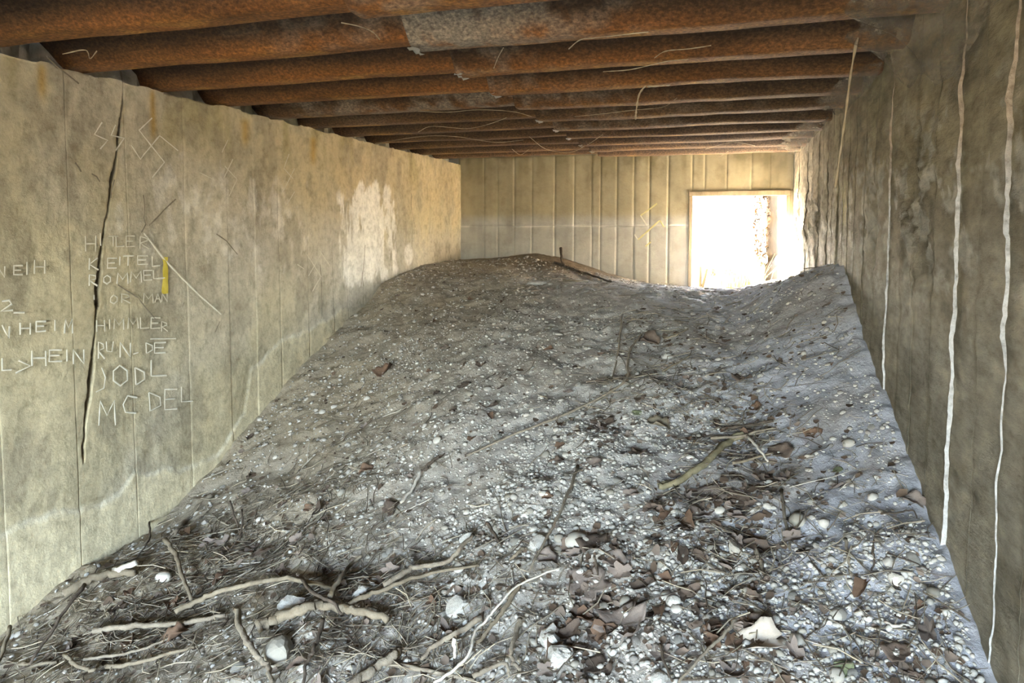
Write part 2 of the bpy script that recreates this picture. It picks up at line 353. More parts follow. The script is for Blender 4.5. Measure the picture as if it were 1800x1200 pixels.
# --- right wall: rough boards stepping out one over the next
steps = [(YF, .02), (-2.4, .02), (-1.2, .02), (-.4, .02), (.2, .012), (.75, .012), (1.25, .012), (1.61, .008), (1.955, .0135), (2.34, .0125), (2.80, .004), (3.22, .0088), (3.75, .004), (4.20, .004), (4.56, .007), (5.0, .006), (5.45, .008), (6.14, .008), (6.8, .008), (7.3, .0)]
sy_ = np.array([s[0] for s in steps]); sp_ = np.array([s[1] for s in steps])
yr = sorted(set([s[0] for s in steps] + [.5, 1.0, 1.45, 1.79, 2.14, 2.56, 3.00, 3.48, 4.0, 4.38, 4.78, 5.22, 5.8, 6.45, 7.05]))
def right_bump(Yv, Zv):
    zone = np.exp(-((Zv - .05) / .26) ** 2)
    k = .007 + .05 * zone * sst(.42, .66, fbm(Yv * 2.5, Zv * .7, 61, 2))
    return (fbm(Yv * 6, Zv * 9, 62, 5, .6) - .5) * k * 2 + (fbm(Yv * 12, Zv * 22, 63, 3) - .5) * .008 + (fbm(Yv * 2, Zv * 1, 64, 2) - .5) * .006
def right_col(Yv, Zv):
    n = fbm(Yv * 2.6, Zv * 4, 71, 5, .6); n2 = fbm(Yv * 7, Zv * 17, 72, 4); n3 = fbm(Yv * 2, Zv * 2, 73, 3)
    c = np.ones(Yv.shape + (3,)) * np.array([.33, .298, .235])
    def mixc(c, k, a): return c * (1 - a[..., None]) + np.array(k) * a[..., None]
    up = sst(-.05, .3, Zv + (n - .5) * .3); c = mixc(c, (.33, .285, .185), up)
    c = mixc(c, (.19, .162, .11), .6 * sst(.52, .72, n))
    c = mixc(c, (.245, .23, .135), .5 * sst(.5, .75, n3) * up)
    wl = np.exp(-((Zv - .02 - (n - .5) * .25) / .07) ** 2); c = mixc(c, (.20, .17, .12), .5 * wl)
    lime = sst(.54, .66, fbm(Yv * 8, Zv * 12, 74, 4, .6)) * np.exp(-((Zv - .06) / .28) ** 2); c = mixc(c, (.60, .58, .52), .75 * lime)
    yw = np.exp(-((Yv - 4.35) / .12) ** 2 - ((Zv - .12) / .1) ** 2) * sst(.5, .65, fbm(Yv * 30, Zv * 4, 75, 2)); c = mixc(c, (.66, .60, .3), yw)
    far = sst(4.2, 6.2, Yv); c = mixc(c, (.56, .51, .41), .7 * far)  # doorway glare painted in: wall gets paler toward the far end
    bi = np.searchsorted(np.array(yr), Yv + .002); bt = vn(bi * 1.37 + .5, Yv * 0 + .5, 76); c = c * (.80 + .34 * bt)[..., None]
    ya = np.array(yr + [9.]); dj = np.minimum(np.abs(Yv - ya[np.clip(bi, 0, len(ya) - 1)]), np.abs(Yv - ya[np.clip(bi - 1, 0, len(ya) - 1)])); c = mixc(c, (.13, .11, .07), .6 * sst(.02, .004, dj) * sst(.4, .6, fbm(Zv * 3, Yv * 0 + bi * 2.2, 77, 3)))
    return c * (.7 + .6 * n2)[..., None]
rr = random.Random(5)
for i in range(len(yr) - 1):
    a, b = yr[i], yr[i + 1]
    k = int(np.searchsorted(sy_, a + 1e-6) - 1); y0, y1, p0 = sy_[k], sy_[k + 1], sp_[k]
    major = abs(a - y0) < 1e-6
    n = max(8, int((b - a) / .012)); z = np.linspace(-1.95, ZC + .12, 210 if a > 1.2 else 60)
    s = np.linspace(a, b, n); lip = .0 if major else rr.uniform(.0, .0015); jn = i * 7
    S, Z = np.meshgrid(s, z, indexing='ij')
    pv = (.25 + 1.3 * fbm(Z * 14, Z * 0 + y0 * 3.3, 67, 5, .6)) * (1 - .75 * sst(.30, .62, Z)) * (1 - (.65 if abs(y0 - 1.955) < .01 else 0) * sst(-.15, -.4, Z))
    prot = p0 * pv * (1 - (S - y0) / (y1 - y0)) + lip * (1 - (S - a) / (b - a)) + right_bump(S, Z)
    e0 = (fbm(z * 16, z * 0 + jn, 66, 5, .65) - .5) * (.018 if major else .010); e0 = e0 * np.where(np.abs(z - .05) < .3, 1.8, .6)
    wgt = 1 - (S - a) / (b - a)
    P = np.stack([XR - prot, S + e0[None] * wgt ** 2, Z], -1)
    # near edge face turning back into the wall
    E = P[0].copy(); E[:, 0] = XR + .036; E[:, 1] += .004
    mid = P[0].copy(); mid[:, 1] -= .0015
    Vv = np.concatenate([E, mid, P.reshape(-1, 3)]); nzv = len(z)
    ek = sst(.02, .32, z)[:, None]; ec = np.array([.56, .56, .56]) * (1 - ek) + np.array([.42, .345, .27]) * ek  # lime edges with entrance light painted in: whiter low, warmer above
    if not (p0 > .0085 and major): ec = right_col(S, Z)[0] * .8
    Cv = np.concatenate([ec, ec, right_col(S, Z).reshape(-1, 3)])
    f1 = grid_faces(2, nzv, flip=False); f2 = grid_faces(n, nzv, flip=False) + 2 * nzv
    me = mesh('board_face', Vv, np.concatenate([f1, f2]), [MR, MLITLIME], cols=Cv, midx=[1 if p0 > .0085 and major else 0] * len(f1) + [0] * len(f2))
    if not (p0 > .01 and major):
        pass
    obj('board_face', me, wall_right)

# --- far wall
ub = [780, 812, 851, 875, 904, 935, 975, 1009, 1040, 1055, 1084, 1114, 1141, 1174, 1214]
xb = [XL - .02] + [float(ony(u, 400, YB)[0]) for u in ub[2:]]
xb[-1] = DX0 - .0
def back_col(Xv, Zv):
    n = fbm(Xv * 3, Zv * 2, 81, 4); n2 = fbm(Xv * 12, Zv * 4, 82, 3)
    c = np.ones(Xv.shape + (3,)) * np.array([.37, .35, .305])
    def mixc(c, k, a): return c * (1 - a[..., None]) + np.array(k) * a[..., None]
    up = sst(.02, .16, Zv + (n - .5) * .12); c = mixc(c, (.34, .29, .175), .85 * up)
    c = mixc(c, (.47, .46, .43), .7 * np.exp(-((Zv - .04) / .07) ** 2) * sst(.4, .6, n))
    dirty = sst(.56, .72, fbm(Xv * 6, Zv * 4, 83, 4)); c = mixc(c, (.17, .14, .08), .6 * dirty * sst(.1, .5, Zv))
    c = mixc(c, (.20, .17, .09), .5 * sst(.55, .7, fbm(Xv * 14, Zv * 2, 84, 2)) * sst(.4, .66, Zv))
    jl = np.exp(-((Zv - .01 - .01 * (vn(Xv * 9, Xv * 0, 86) - .5)) / .008) ** 2) * sst(.35, .6, vn(Xv * 4, Xv * 0, 87)); c = mixc(c, (.62, .6, .55), .7 * jl)
    bd = vn(np.floor(Xv / .17), Xv * 0, 85); c = c * (.9 + .2 * bd)[..., None]
    return c * (.85 + .3 * n2)[..., None]
def back_board(a, b, z0, z1, sd):
    r = random.Random(sd); off = r.uniform(0, .005)
    s = np.concatenate([[a], np.linspace(a + .003, b - .003, max(5, int((b - a) / .02))), [b]]); z = np.concatenate([[z0], np.linspace(z0 + .003, z1 - .003, max(6, int((z1 - z0) / .02))), [z1]])
    def fpos(S, Z):
        e = (np.minimum(S - a, b - S) < .001) | (np.minimum(Z - z0, z1 - Z) < .001)
        bp = (fbm(S * 5, Z * 4, 88, 3) - .5) * .008 + off
        return np.stack([S, YB - np.where(e, bp - .003, bp), Z], -1)
    board(wall_back, 'board_face', s, z, fpos, back_col, MB)
for i in range(len(xb) - 1):
    back_board(xb[i], xb[i + 1], -1.0, .012, 100 + i); back_board(xb[i], xb[i + 1], .012, ZC + .05, 200 + i)
for i, (a, b) in enumerate([(DX0, -.16), (-.16, .05), (.05, .28), (.28, .45), (.45, .66)]): back_board(a, b, DZ, ZC + .05, 300 + i)
back_board(DX1, XR + .02, -1.0, DZ, 330)

# --- far doorway lining
door_1 = struct(obj('door_1', mesh('door_1', *boxes([(DX0 + .002, DX1 - .002, YB + .02, YB + .26, DZ - .012, DZ)]), MCON, smooth=False)))
def plank(name, bx, m, parent, sd):
    me = mesh(name, *boxes([bx]), m, smooth=False); r = random.Random(sd)
    for v in me.vertices: v.co.x += r.uniform(-.004, .004); v.co.z += r.uniform(-.004, .004)
    o = obj(name, me, parent); md = o.modifiers.new('edge', 'BEVEL'); md.width = .004; md.segments = 2; return o
plank('lintel_board', (DX0 - .03, DX1 + .02, YB - .018, YB + .10, DZ - .045, DZ + .005), MFRAME, door_1, 1)
plank('jamb_board', (DX0 - .03, DX0 + .008, YB - .014, YB + .06, -1.0, DZ - .046), MFRAME, door_1, 2)
plank('jamb_board', (DX1 - .012, DX1 + .02, YB - .010, YB + .06, -1.0, DZ - .046), MFRAME, door_1, 3)

# --- roof of lapped corrugated steel pans (parts of the ceiling)
PITCHY = .475
MPAN = mat('corrugated_steel', [(.38, .33, .30), (1, 1, 1), (2.1, 2.0, 1.8)], 85, rough=.75, bump=.6, bscale=110, attr=True, stretch=(.75, 1, 1), spec=.35)
def pan(x0, x1, k, zoff, zinc, seed, nx=26):
    """zinc: how much of the grey coating is left, from the x0 end to the x1 end"""
    y0 = 2.40 + k * PITCHY
    prof = np.array([(-.085, .135), (-.025, .132), (-.005, .112), (.005, .100), (.030, .072), (.055, .044), (.080, .016), (.095, .004), (.11, .0), (.15, .0), (.185, .0), (.20, .004), (.212, .014), (.25, .052), (.30, .105), (.315, .122), (.335, .132), (.395, .136)])
    xs = np.linspace(x0, x1, nx); Xv, Dy = np.meshgrid(xs, prof[:, 0], indexing='ij'); Dz = np.broadcast_to(prof[:, 1], Xv.shape)
    wob = (vn(Xv * 1.7, k * 3.1 + Dy, 90) - .5) * .012 + (vn(Xv * 7., k * 1.3 + Dy * 12, 91) - .5) * .005
    V = np.stack([Xv, y0 + Dy + wob * .6, ZC + zoff + Dz + wob], -1).reshape(-1, 3)
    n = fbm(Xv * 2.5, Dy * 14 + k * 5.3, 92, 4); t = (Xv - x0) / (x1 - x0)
    low = np.clip(1 - Dz / .075, 0, 1) ** 1.5                       # rust is yellower along the underside; trough shade painted in above
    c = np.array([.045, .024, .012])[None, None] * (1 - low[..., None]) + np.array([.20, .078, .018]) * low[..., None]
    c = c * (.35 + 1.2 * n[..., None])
    g_ = float(sst(1.5, 4.5, k)); dust_shade = np.clip(g_ * .8 + .55 * sst(-.6, .6, Xv) + .3 * sst(-1.9, -2.7, Xv), 0, .9)[..., None]   # dusty brown-grey plus painted shade, darkest at the back and ends
    c = c * (1 - dust_shade) + (np.array([.028, .022, .016]) * (1 - low[..., None]) + np.array([.095, .060, .034]) * low[..., None]) * (.5 + n[..., None]) * dust_shade
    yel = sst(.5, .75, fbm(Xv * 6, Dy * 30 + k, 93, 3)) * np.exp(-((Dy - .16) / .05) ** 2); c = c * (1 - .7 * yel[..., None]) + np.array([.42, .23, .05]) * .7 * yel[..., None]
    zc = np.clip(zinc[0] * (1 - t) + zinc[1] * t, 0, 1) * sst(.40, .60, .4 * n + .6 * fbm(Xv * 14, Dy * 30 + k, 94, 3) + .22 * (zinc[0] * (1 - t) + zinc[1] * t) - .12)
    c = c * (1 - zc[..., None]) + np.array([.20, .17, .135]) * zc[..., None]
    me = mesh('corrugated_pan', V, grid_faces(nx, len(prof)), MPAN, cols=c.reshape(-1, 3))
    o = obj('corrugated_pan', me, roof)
    md = o.modifiers.new('thick', 'SOLIDIFY'); md.thickness = .005; md.offset = 0
    return o
SEAM = -1.15
zr = {-1: (.6, -.9), 0: (1.3, -1.2), 1: (.6, -1.), 2: (.4, -.5), 3: (.7, -.3), 4: (.4, .1), 5: (.5, .1)}
zl = {-1: (.0, .1), 0: (-.3, .45), 1: (.0, .0), 2: (.0, .05), 3: (.5, .9), 4: (.1, .1)}
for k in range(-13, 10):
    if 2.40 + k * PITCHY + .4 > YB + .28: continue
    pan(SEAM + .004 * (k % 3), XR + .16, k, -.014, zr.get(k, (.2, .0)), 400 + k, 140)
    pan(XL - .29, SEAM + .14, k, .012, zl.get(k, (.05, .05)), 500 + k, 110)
for k in (0, 1, 2, 4, 5, 6, 7, 8):                    # painted glints: pale strips for light caught on the lapped edge
    y0 = 2.40 + k * PITCHY
    Vv, Ff = [], []
    for q in range(7):
        y = y0 + .085 + .02 * q; x = SEAM + .004 * (k % 3) - .003
        Vv += [(x, y, ZC - .016), (x - .004, y, ZC - .019 - .006 * math.sin(q * 2.1 + k)), (x + .02 + .012 * math.sin(q + k), y, ZC - .0165)]
        if q: b_ = 3 * q; Ff += [[b_ - 3, b_ - 2, b_ + 1, b_], [b_ - 2, b_ - 1, b_ + 2, b_ + 1]]
    obj('lap_glint', mesh('lap_glint', Vv, Ff, MWHITE), roof)
# mortar packed into the troughs on top of the side walls
for k in range(-13, 10):
    y0 = 2.40 + k * PITCHY
    if y0 + .2 > YB: continue
    for side, (xa, xb_) in enumerate(((XL - .27, XL - .13), (XR + .05, XR + .2))):
        ys = np.linspace(y0 + .165, y0 + .585, 7); Vv = []
        for x in (xa, xb_):
            for q, y in enumerate(ys): Vv.append((x + .02 * math.sin(k * 2.1 + q * 1.7), y, ZC - .03))
            for q, y in enumerate(ys): Vv.append((x + .025 * math.sin(k * 1.3 + q * 2.9), y, ZC + .20))
        n7 = 7; Fc = []
        for q in range(n7 - 1):
            Fc += [[q, q + 1, n7 + q + 1, n7 + q], [14 + q + 1, 14 + q, 21 + q, 21 + q + 1]]
        Fc += [[0, 7, 21, 14], [6, 20, 27, 13]] + [[7 + q, 8 + q, 22 + q, 21 + q] for q in range(6)] + [[q + 1, q, 14 + q, 15 + q] for q in range(6)]
        obj('mortar_plug', mesh('mortar_plug', Vv, Fc, MWHITE if side == 0 and k < 2 else MCON, smooth=False), wall_left if side == 0 else wall_right)

# ------------------------------------------------------------------ writing and marks scratched into the walls (parts of the walls)
def strip_mesh(name, paths, width, lift, m, onwall, parent, seed=0):
    """each path: pixel points; drawn as a thin raised line on a wall plane"""
    r = random.Random(seed); V = []; Fc = []
    for pth in paths:
        P = [onwall(u + r.uniform(-.4, .4), v + r.uniform(-.4, .4)) for u, v in pth]
        Q = [P[0]]
        for a, b in zip(P, P[1:]):
            n = max(1, int(np.linalg.norm(b - a) / .03)); Q += [a + (b - a) * (i / n) for i in range(1, n + 1)]
        base = len(V); nq = len(Q)
        for i, q in enumerate(Q):
            t = Q[min(i + 1, nq - 1)] - Q[max(i - 1, 0)]; t = t / (np.linalg.norm(t) + 1e-9)
            nw = lift(q); sd = np.cross(nw, t); sd /= np.linalg.norm(sd) + 1e-9; hw = width * r.uniform(.35, .62)
            V += [q + sd * hw + nw * .0115, q + nw * .0135, q - sd * hw + nw * .0115]
        for i in range(nq - 1):
            b = base + 3 * i
            Fc += [[b, b + 1, b + 4, b + 3], [b + 1, b + 2, b + 5, b + 4]]
    return obj(name, mesh(name, V, Fc, m), parent)
lw = lambda u, v: onx(u, v, XL); lwn = lambda q: np.array([1., 0, 0])
bw = lambda u, v: ony(u, v, YB); bwn = lambda q: np.array([0, -1., 0])
FONT = {'H': [[(0, 0), (0, 1)], [(1, 0), (1, 1)], [(0, .5), (1, .48)]], 'I': [[(.5, 0), (.5, 1)]], 'T': [[(0, 0), (1, 0)], [(.5, 0), (.5, 1)]],
 'L': [[(0, 0), (0, 1), (1, .95)]], 'E': [[(1, 0), (0, .03), (0, 1), (1, .95)], [(0, .5), (.8, .48)]], 'R': [[(0, 1), (0, 0), (.8, .1), (.85, .38), (0, .52), (1, 1)]],
 'K': [[(0, 0), (0, 1)], [(.9, 0), (0, .52), (1, 1)]], 'O': [[(.5, 0), (.95, .25), (.95, .72), (.5, 1), (.05, .75), (.05, .28), (.5, 0)]],
 'M': [[(0, 1), (.08, 0), (.5, .6), (.92, 0), (1, 1)]], 'N': [[(0, 1), (0, 0), (1, 1), (1, 0)]], 'A': [[(0, 1), (.5, 0), (1, 1)], [(.2, .6), (.8, .6)]],
 'D': [[(0, 0), (.1, 1)], [(0, 0), (.9, .25), (.95, .7), (.1, 1)]], 'J': [[(.55, 0), (.9, .4), (.75, .85), (0, 1)]], 'C': [[(1, .1), (.3, 0), (0, .5), (.15, .95), (.9, 1)]],
 'U': [[(0, 0), (.05, .9), (.8, 1), (1, 0)]], 'V': [[(0, 0), (.6, 1), (.7, .1)]], 'S': [[(.2, .0), (1, .45), (0, 1)]], '-': [[(0, .8), (1, .6)]], '2': [[(.1, .1), (.7, 0), (.9, .35), (0, 1), (1, .9)]], '_': [[(0, .5), (1, .45)]]}
def word(txt, boxes_, width, m, sd):
    """boxes_: one (x0, x1, y0, y1) per letter, in a close-up of the left wall"""
    paths = []
    for ch, (x0, x1, y0, y1) in zip(txt, boxes_):
        for st in FONT[ch]: paths.append([((x0 + (x1 - x0) * a) / 2.6667, 370 + (y0 + (y1 - y0) * b) / 2.6667) for a, b in st])
    strip_mesh('scratched_word', paths, width, lwn, m, lw, wall_left, sd)
WS = .0076
word('HITLER', [(392, 440, 118, 192), (455, 470, 105, 165), (500, 545, 120, 168), (535, 575, 118, 168), (582, 622, 118, 168), (648, 690, 122, 178)], WS, MFAINT, 1)
word('KEITEL', [(410, 452, 222, 278), (495, 538, 222, 270), (545, 560, 215, 255), (565, 618, 212, 258), (636, 684, 210, 252), (705, 742, 215, 260)], WS, MCHALK, 2)
word('ROMMEL', [(410, 446, 300, 352), (475, 510, 302, 344), (540, 592, 292, 342), (602, 655, 284, 336), (665, 705, 280, 325), (712, 765, 280, 318)], WS, MCHALK, 3)
word('IORMAN', [(425, 440, 395, 418), (508, 542, 396, 436), (562, 602, 390, 432), (664, 710, 388, 432), (718, 745, 388, 430), (750, 775, 386, 426)], WS, MFAINT, 4)
word('HIMMLER', [(444, 482, 512, 566), (498, 512, 508, 556), (525, 572, 505, 556), (590, 640, 502, 552), (650, 690, 500, 552), (700, 742, 502, 552), (750, 778, 520, 565)], WS, MFAINT, 5)
word('RUN-DE_', [(452, 482, 616, 692), (490, 522, 612, 662), (555, 602, 618, 686), (615, 640, 640, 680), (675, 710, 618, 668), (716, 768, 618, 666), (695, 815, 590, 612)], WS, MCHALK, 6)
word('JODL', [(440, 490, 735, 850), (518, 592, 725, 820), (625, 672, 735, 815), (700, 772, 700, 775)], WS * 1.15, MCHALK, 7)
word('MCDEL', [(455, 532, 890, 1005), (568, 635, 868, 948), (690, 748, 850, 938), (765, 822, 835, 932), (842, 896, 826, 895)], WS, MCHALK, 8)
word('NEIH', [(-20, 12, 262, 312), (55, 96, 258, 300), (112, 124, 240, 300), (152, 200, 232, 296)], WS, MFAINT, 9)
word('2_', [(-8, 50, 420, 472), (52, 105, 470, 486)], WS, MCHALK, 10)
word('VHEIM', [(0, 50, 535, 598), (86, 132, 525, 580), (160, 205, 518, 566), (232, 262, 512, 562), (292, 332, 508, 575)], WS, MCHALK, 11)
word('LSHEIN', [(0, 45, 690, 748), (62, 132, 700, 762), (140, 205, 655, 728), (222, 280, 652, 706), (298, 312, 650, 706), (335, 385, 650, 718)], WS, MCHALK, 12)
def c1(*p): return [(x / 4, 80 + y / 4) for x, y in p]
def c3(*p): return [(400 + x * .3, 200 + y * .3) for x, y in p]
def c4(*p): return [(800 + x / 4, 240 + y / 4) for x, y in p]
strip_mesh('scratched_mark', [c1((1055, 510), (965, 595), (1145, 820), (1055, 930)), c1((1240, 740), (1110, 635), (975, 800), (910, 700))], WS, lwn, MCHALK, lw, wall_left, 20)
strip_mesh('scratched_mark', [c1((705, 540), (650, 625), (745, 665), (690, 730)), c1((800, 560), (770, 630), (860, 650), (800, 740))], WS, lwn, MCHALK, lw, wall_left, 21)
strip_mesh('scratched_mark', [c1((1590, 665), (1550, 750)), c1((1625, 800), (1560, 935)), c1((1570, 845), (1655, 940), (1600, 1060)), c1((1390, 890), (1490, 940))], WS * .8, lwn, MFAINT, lw, wall_left, 22)
strip_mesh('scratched_mark', [c3((350, 235), (320, 320), (375, 380)), c3((385, 320), (315, 460)), c3((385, 455), (340, 530))], WS * .9, lwn, MFAINT, lw, wall_left, 23)
strip_mesh('scratched_mark', [c3((455, 820), (540, 950), (490, 1040)), c3((540, 820), (465, 950)), c3((530, 800), (590, 890)), c3((400, 880), (440, 910))], WS, lwn, MFAINT, lw, wall_left, 24)
def c6(*p): return [(x / 2.532, 264 + y / 2.532) for x, y in p]
for q, pth in enumerate([c6((325, 55), (338, 72), (352, 96)), c6((398, 105), (420, 118), (436, 140)), c6((628, 200), (634, 250), (632, 300), (640, 330), (622, 365)), c6((655, 335), (690, 300), (720, 268), (775, 218)), c6((955, 372), (1000, 402), (1050, 462)), c6((515, 598), (560, 628), (605, 655), (640, 700), (682, 752)), c6((972, 762), (950, 808)), c6((812, 676), (803, 696)), c6((500, 130), (488, 180), (486, 212)), [(78, 100), (98, 118), (135, 147)], [(560, 465), (563, 500), (562, 560)], [(640, 430), (637, 470), (632, 505)], [(722, 340), (720, 362), (728, 400)]]):
    strip_mesh('hairline_crack', [pth], .007, lwn, MHAIR, lw, wall_left, 60 + q)
strip_mesh('scratched_line', [[(250, 409), (282, 452), (318, 490), (350, 520), (386, 552)]], WS * 1.3, lwn, MCHALK, lw, wall_left, 25)
strip_mesh('paint_stripe', [[(287, 452), (288, 485), (287, 516)]], .036, lwn, MYEL, lw, wall_left, 26)
strip_mesh('paint_mark', [c4((1420, 470), (1305, 555)), c4((1440, 590), (1285, 725)), c4((1440, 590), (1470, 635)), c4((1340, 770), (1375, 740))], .015, bwn, MYEL2, bw, wall_back, 27)
strip_mesh('paint_mark', [c4((1305, 555), (1350, 628)), c4((1285, 725), (1262, 690))], .013, bwn, MFAINT, bw, wall_back, 28)

# ------------------------------------------------------------------ builders for things on the mound
def catmull(P, n=5):
    P = [np.asarray(p, float) for p in P]; Q = []
    E = [2 * P[0] - P[1]] + P + [2 * P[-1] - P[-2]]
    for i in range(1, len(E) - 2):
        a, b, c, d = E[i - 1:i + 3]
        for k in range(n):
            t = k / n; Q.append(.5 * ((2 * b) + (c - a) * t + (2 * a - 5 * b + 4 * c - d) * t * t + (3 * b - a - 3 * c + d) * t ** 3))
    Q.append(P[-1]); return Q
def tube(Q, R, sides=7, sd=0, rough=.12):
    r = random.Random(sd); V = []; Fc = []; n = len(Q); up = np.array([0, 0, 1.])
    for i, q in enumerate(Q):
        t = Q[min(i + 1, n - 1)] - Q[max(i - 1, 0)]; t = t / (np.linalg.norm(t) + 1e-9)
        a = np.cross(t, up); 
        if np.linalg.norm(a) < .05: a = np.cross(t, np.array([1., 0, 0]))
        a /= np.linalg.norm(a); b = np.cross(a, t)
        for k in range(sides):
            f = 2 * math.pi * k / sides; rr_ = R[i] * (1 + r.uniform(-rough, rough)); V.append(q + a * math.cos(f) * rr_ + b * math.sin(f) * rr_)
    for i in range(n - 1):
        for k in range(sides): Fc.append([i * sides + k, i * sides + (k + 1) % sides, (i + 1) * sides + (k + 1) % sides, (i + 1) * sides + k])
    for e, q in ((0, Q[0]), (n - 1, Q[-1])):
        c = len(V); V.append(q)
        for k in range(sides):
            tr = [e * sides + k, e * sides + (k + 1) % sides, c]; Fc.append(tr if e else tr[::-1])
    return np.array(V), Fc
def px_path(pts, wpx, lift=None, embed=.55):
    P = []; 
    for i, (u, v) in enumerate(pts):
        p = at(u, v, (lift[i] if lift else 0)); r_ = .5 * wpx * depth(p) / F
        P.append(p + nrm(p[0], p[1]) * (r_ * embed + (lift[i] if lift else 0)))
    return P
SD = [1000]
LM = []
def near(x, y):
    """where a small thing lies, told by the nearest thing one can pick out"""
    d = sorted(((x - q[1]) ** 2 + (y - q[2]) ** 2, i) for i, q in enumerate(LM))[0]; nm, lx, ly = LM[d[1]]; dx, dy = x - lx, y - ly
    k = ('just ' if d[0] < .006 else ('' if d[0] < .03 else 'some way '))
    if abs(dy) > abs(dx): return k + ('upslope of the ' if dy > 0 else 'downslope of the ') + nm
    return k + ('toward the boarded wall from the ' if dx > 0 else 'toward the concrete wall from the ') + nm
def landmark(name, p):
    nm = name.replace('_', ' ')
    if nm not in [q[0] for q in LM]: LM.append((nm, float(p[0]), float(p[1])))
def stick(name, pts, wpx, m, label, cat='stick', taper=(1, .6), lift=None, sides=7, forks=(), group=None):
    SD[0] += 1
    P = px_path(pts, wpx, lift); Q = catmull(P, 5); base = Q[0].copy()
    d = depth(P[len(P) // 2]); r0 = .44 * wpx * d / F; n = len(Q)
    rnd = random.Random(SD[0]); jit = r0 * .5
    Q = [q - base + np.array([rnd.uniform(-jit, jit), rnd.uniform(-jit, jit), rnd.uniform(0, jit)]) for q in Q]
    R = [r0 * (taper[0] + (taper[1] - taper[0]) * i / (n - 1)) for i in range(n)]
    o = obj(name, mesh(name, *tube(Q, R, sides, SD[0]), m), None, base)
    tag(o, label, cat, group); landmark(name, P[len(P) // 2])
    for (fp, fw) in forks:
        SD[0] += 1
        Pf = px_path(fp, fw, embed=.9); Qf = [q - base for q in catmull(Pf, 4)]; rf = .5 * fw * d / F
        obj('side_twig', mesh('side_twig', *tube(Qf, [rf * (1 - .5 * i / len(Qf)) for i in range(len(Qf))], 6, SD[0]), m), o)
    return o
def ico(sub=1):
    import bmesh
    bm = bmesh.new(); bmesh.ops.create_icosphere(bm, subdivisions=sub, radius=1); V = np.array([v.co[:] for v in bm.verts]); Fc = [[v.index for v in f.verts] for f in bm.faces]; bm.free(); return V, Fc
ICO1, ICO2, ICO3 = ico(1), ico(2), ico(3)
def stone_verts(base, sd, ang=.25, flat=None):
    V = base[0].copy(); s = sd * 3.7
    for (f, a) in ((1.1, ang), (2.3, ang * .5), (5., ang * .2)):
        n = fbm(V[:, 0] * f + s, V[:, 1] * f + V[:, 2] * f * 1.7 + s, sd, 2) - .5; V = V * (1 + a * 2 * n[:, None])
    if flat:                                    # knock flats off it
        r = random.Random(sd)
        for _ in range(flat):
            d = np.array([r.gauss(0, 1), r.gauss(0, 1), r.gauss(0, 1)]); d /= np.linalg.norm(d); h = V @ d; c = r.uniform(.45, .75)
            V = V - np.where(h > c, h - c, 0)[:, None] * d
    return V
def frame_at(p):
    n = nrm(p[0], p[1], .05); t = np.cross(n, np.array([0, 1., 0])); t /= np.linalg.norm(t); return n, t, np.cross(n, t)
def stone(name, u, v, wpx, hpx, m, label, rot=0, ang=.22, flat=0, sink=.35, cat='stone', group=None):
    SD[0] += 1
    p = at(u, v + hpx * .22); d = depth(p); a, b = .5 * wpx * d / F, .5 * hpx * d / F
    landmark(name, p)
    V = stone_verts(ICO3 if wpx > 24 else ICO2, SD[0], ang, flat); n, t, s_ = frame_at(p)
    h = max(.6 * min(a, b), b * .8); b2 = max(b * 1.05, a * .6)
    cr, sr = math.cos(rot), math.sin(rot)
    V = V * np.array([a, b2, h]); V = np.stack([V[:, 0] * cr - V[:, 1] * sr, V[:, 0] * sr + V[:, 1] * cr, V[:, 2]], -1)
    V = V[:, :1] * t + V[:, 1:2] * s_ + V[:, 2:] * n
    o = obj(name, mesh(name, V, (ICO3 if wpx > 24 else ICO2)[1], m, smooth=not flat), None, p + n * h * (1 - 2 * sink) * .5)
    return tag(o, label, cat, group)
def leaf_mesh(a, b, sd, lobes=0, curl=.35, m=None):
    r = random.Random(sd); nr, na = 4, 20; V = [(0, 0, 0)]; Fc = []
    ph = r.uniform(0, 6.28); cx, cy = r.uniform(-1, 1), r.uniform(-1, 1)
    for i in range(1, nr + 1):
        for k in range(na):
            f = 2 * math.pi * k / na; q = i / nr
            rad = 1.0
            if lobes: rad = .62 + .38 * abs(math.cos(f * lobes / 2)) ** .8
            else: rad = .72 + .28 * abs(math.cos(f)) ** 1.5
            rad *= 1 + .10 * math.sin(f * 7 + ph)
            x, y = math.cos(f) * rad * q, math.sin(f) * rad * q
            z = curl * (.55 * (x * cx + y * cy) ** 2 + .5 * abs(y) * q + .25 * math.sin(3 * x + ph) * q + .12 * math.sin(f * 5 + ph * 2) * q * q) + r.uniform(-.02, .02)
            V.append((x * a, y * b, z * (a + b) * .5))
    for k in range(na): Fc.append([0, 1 + k, 1 + (k + 1) % na])
    for i in range(nr - 1):
        for k in range(na): Fc.append([1 + i * na + k, 1 + (i + 1) * na + k, 1 + (i + 1) * na + (k + 1) % na, 1 + i * na + (k + 1) % na])
    return V, Fc
def basis_rot(p, rz, tilt=0.0):
    from mathutils import Matrix
    n, t, s_ = frame_at(p)
    M = Matrix((Vector(t), Vector(s_), Vector(n))).transposed()
    return (M @ Matrix.Rotation(rz, 3, 'Z') @ Matrix.Rotation(tilt, 3, 'X')).to_euler()
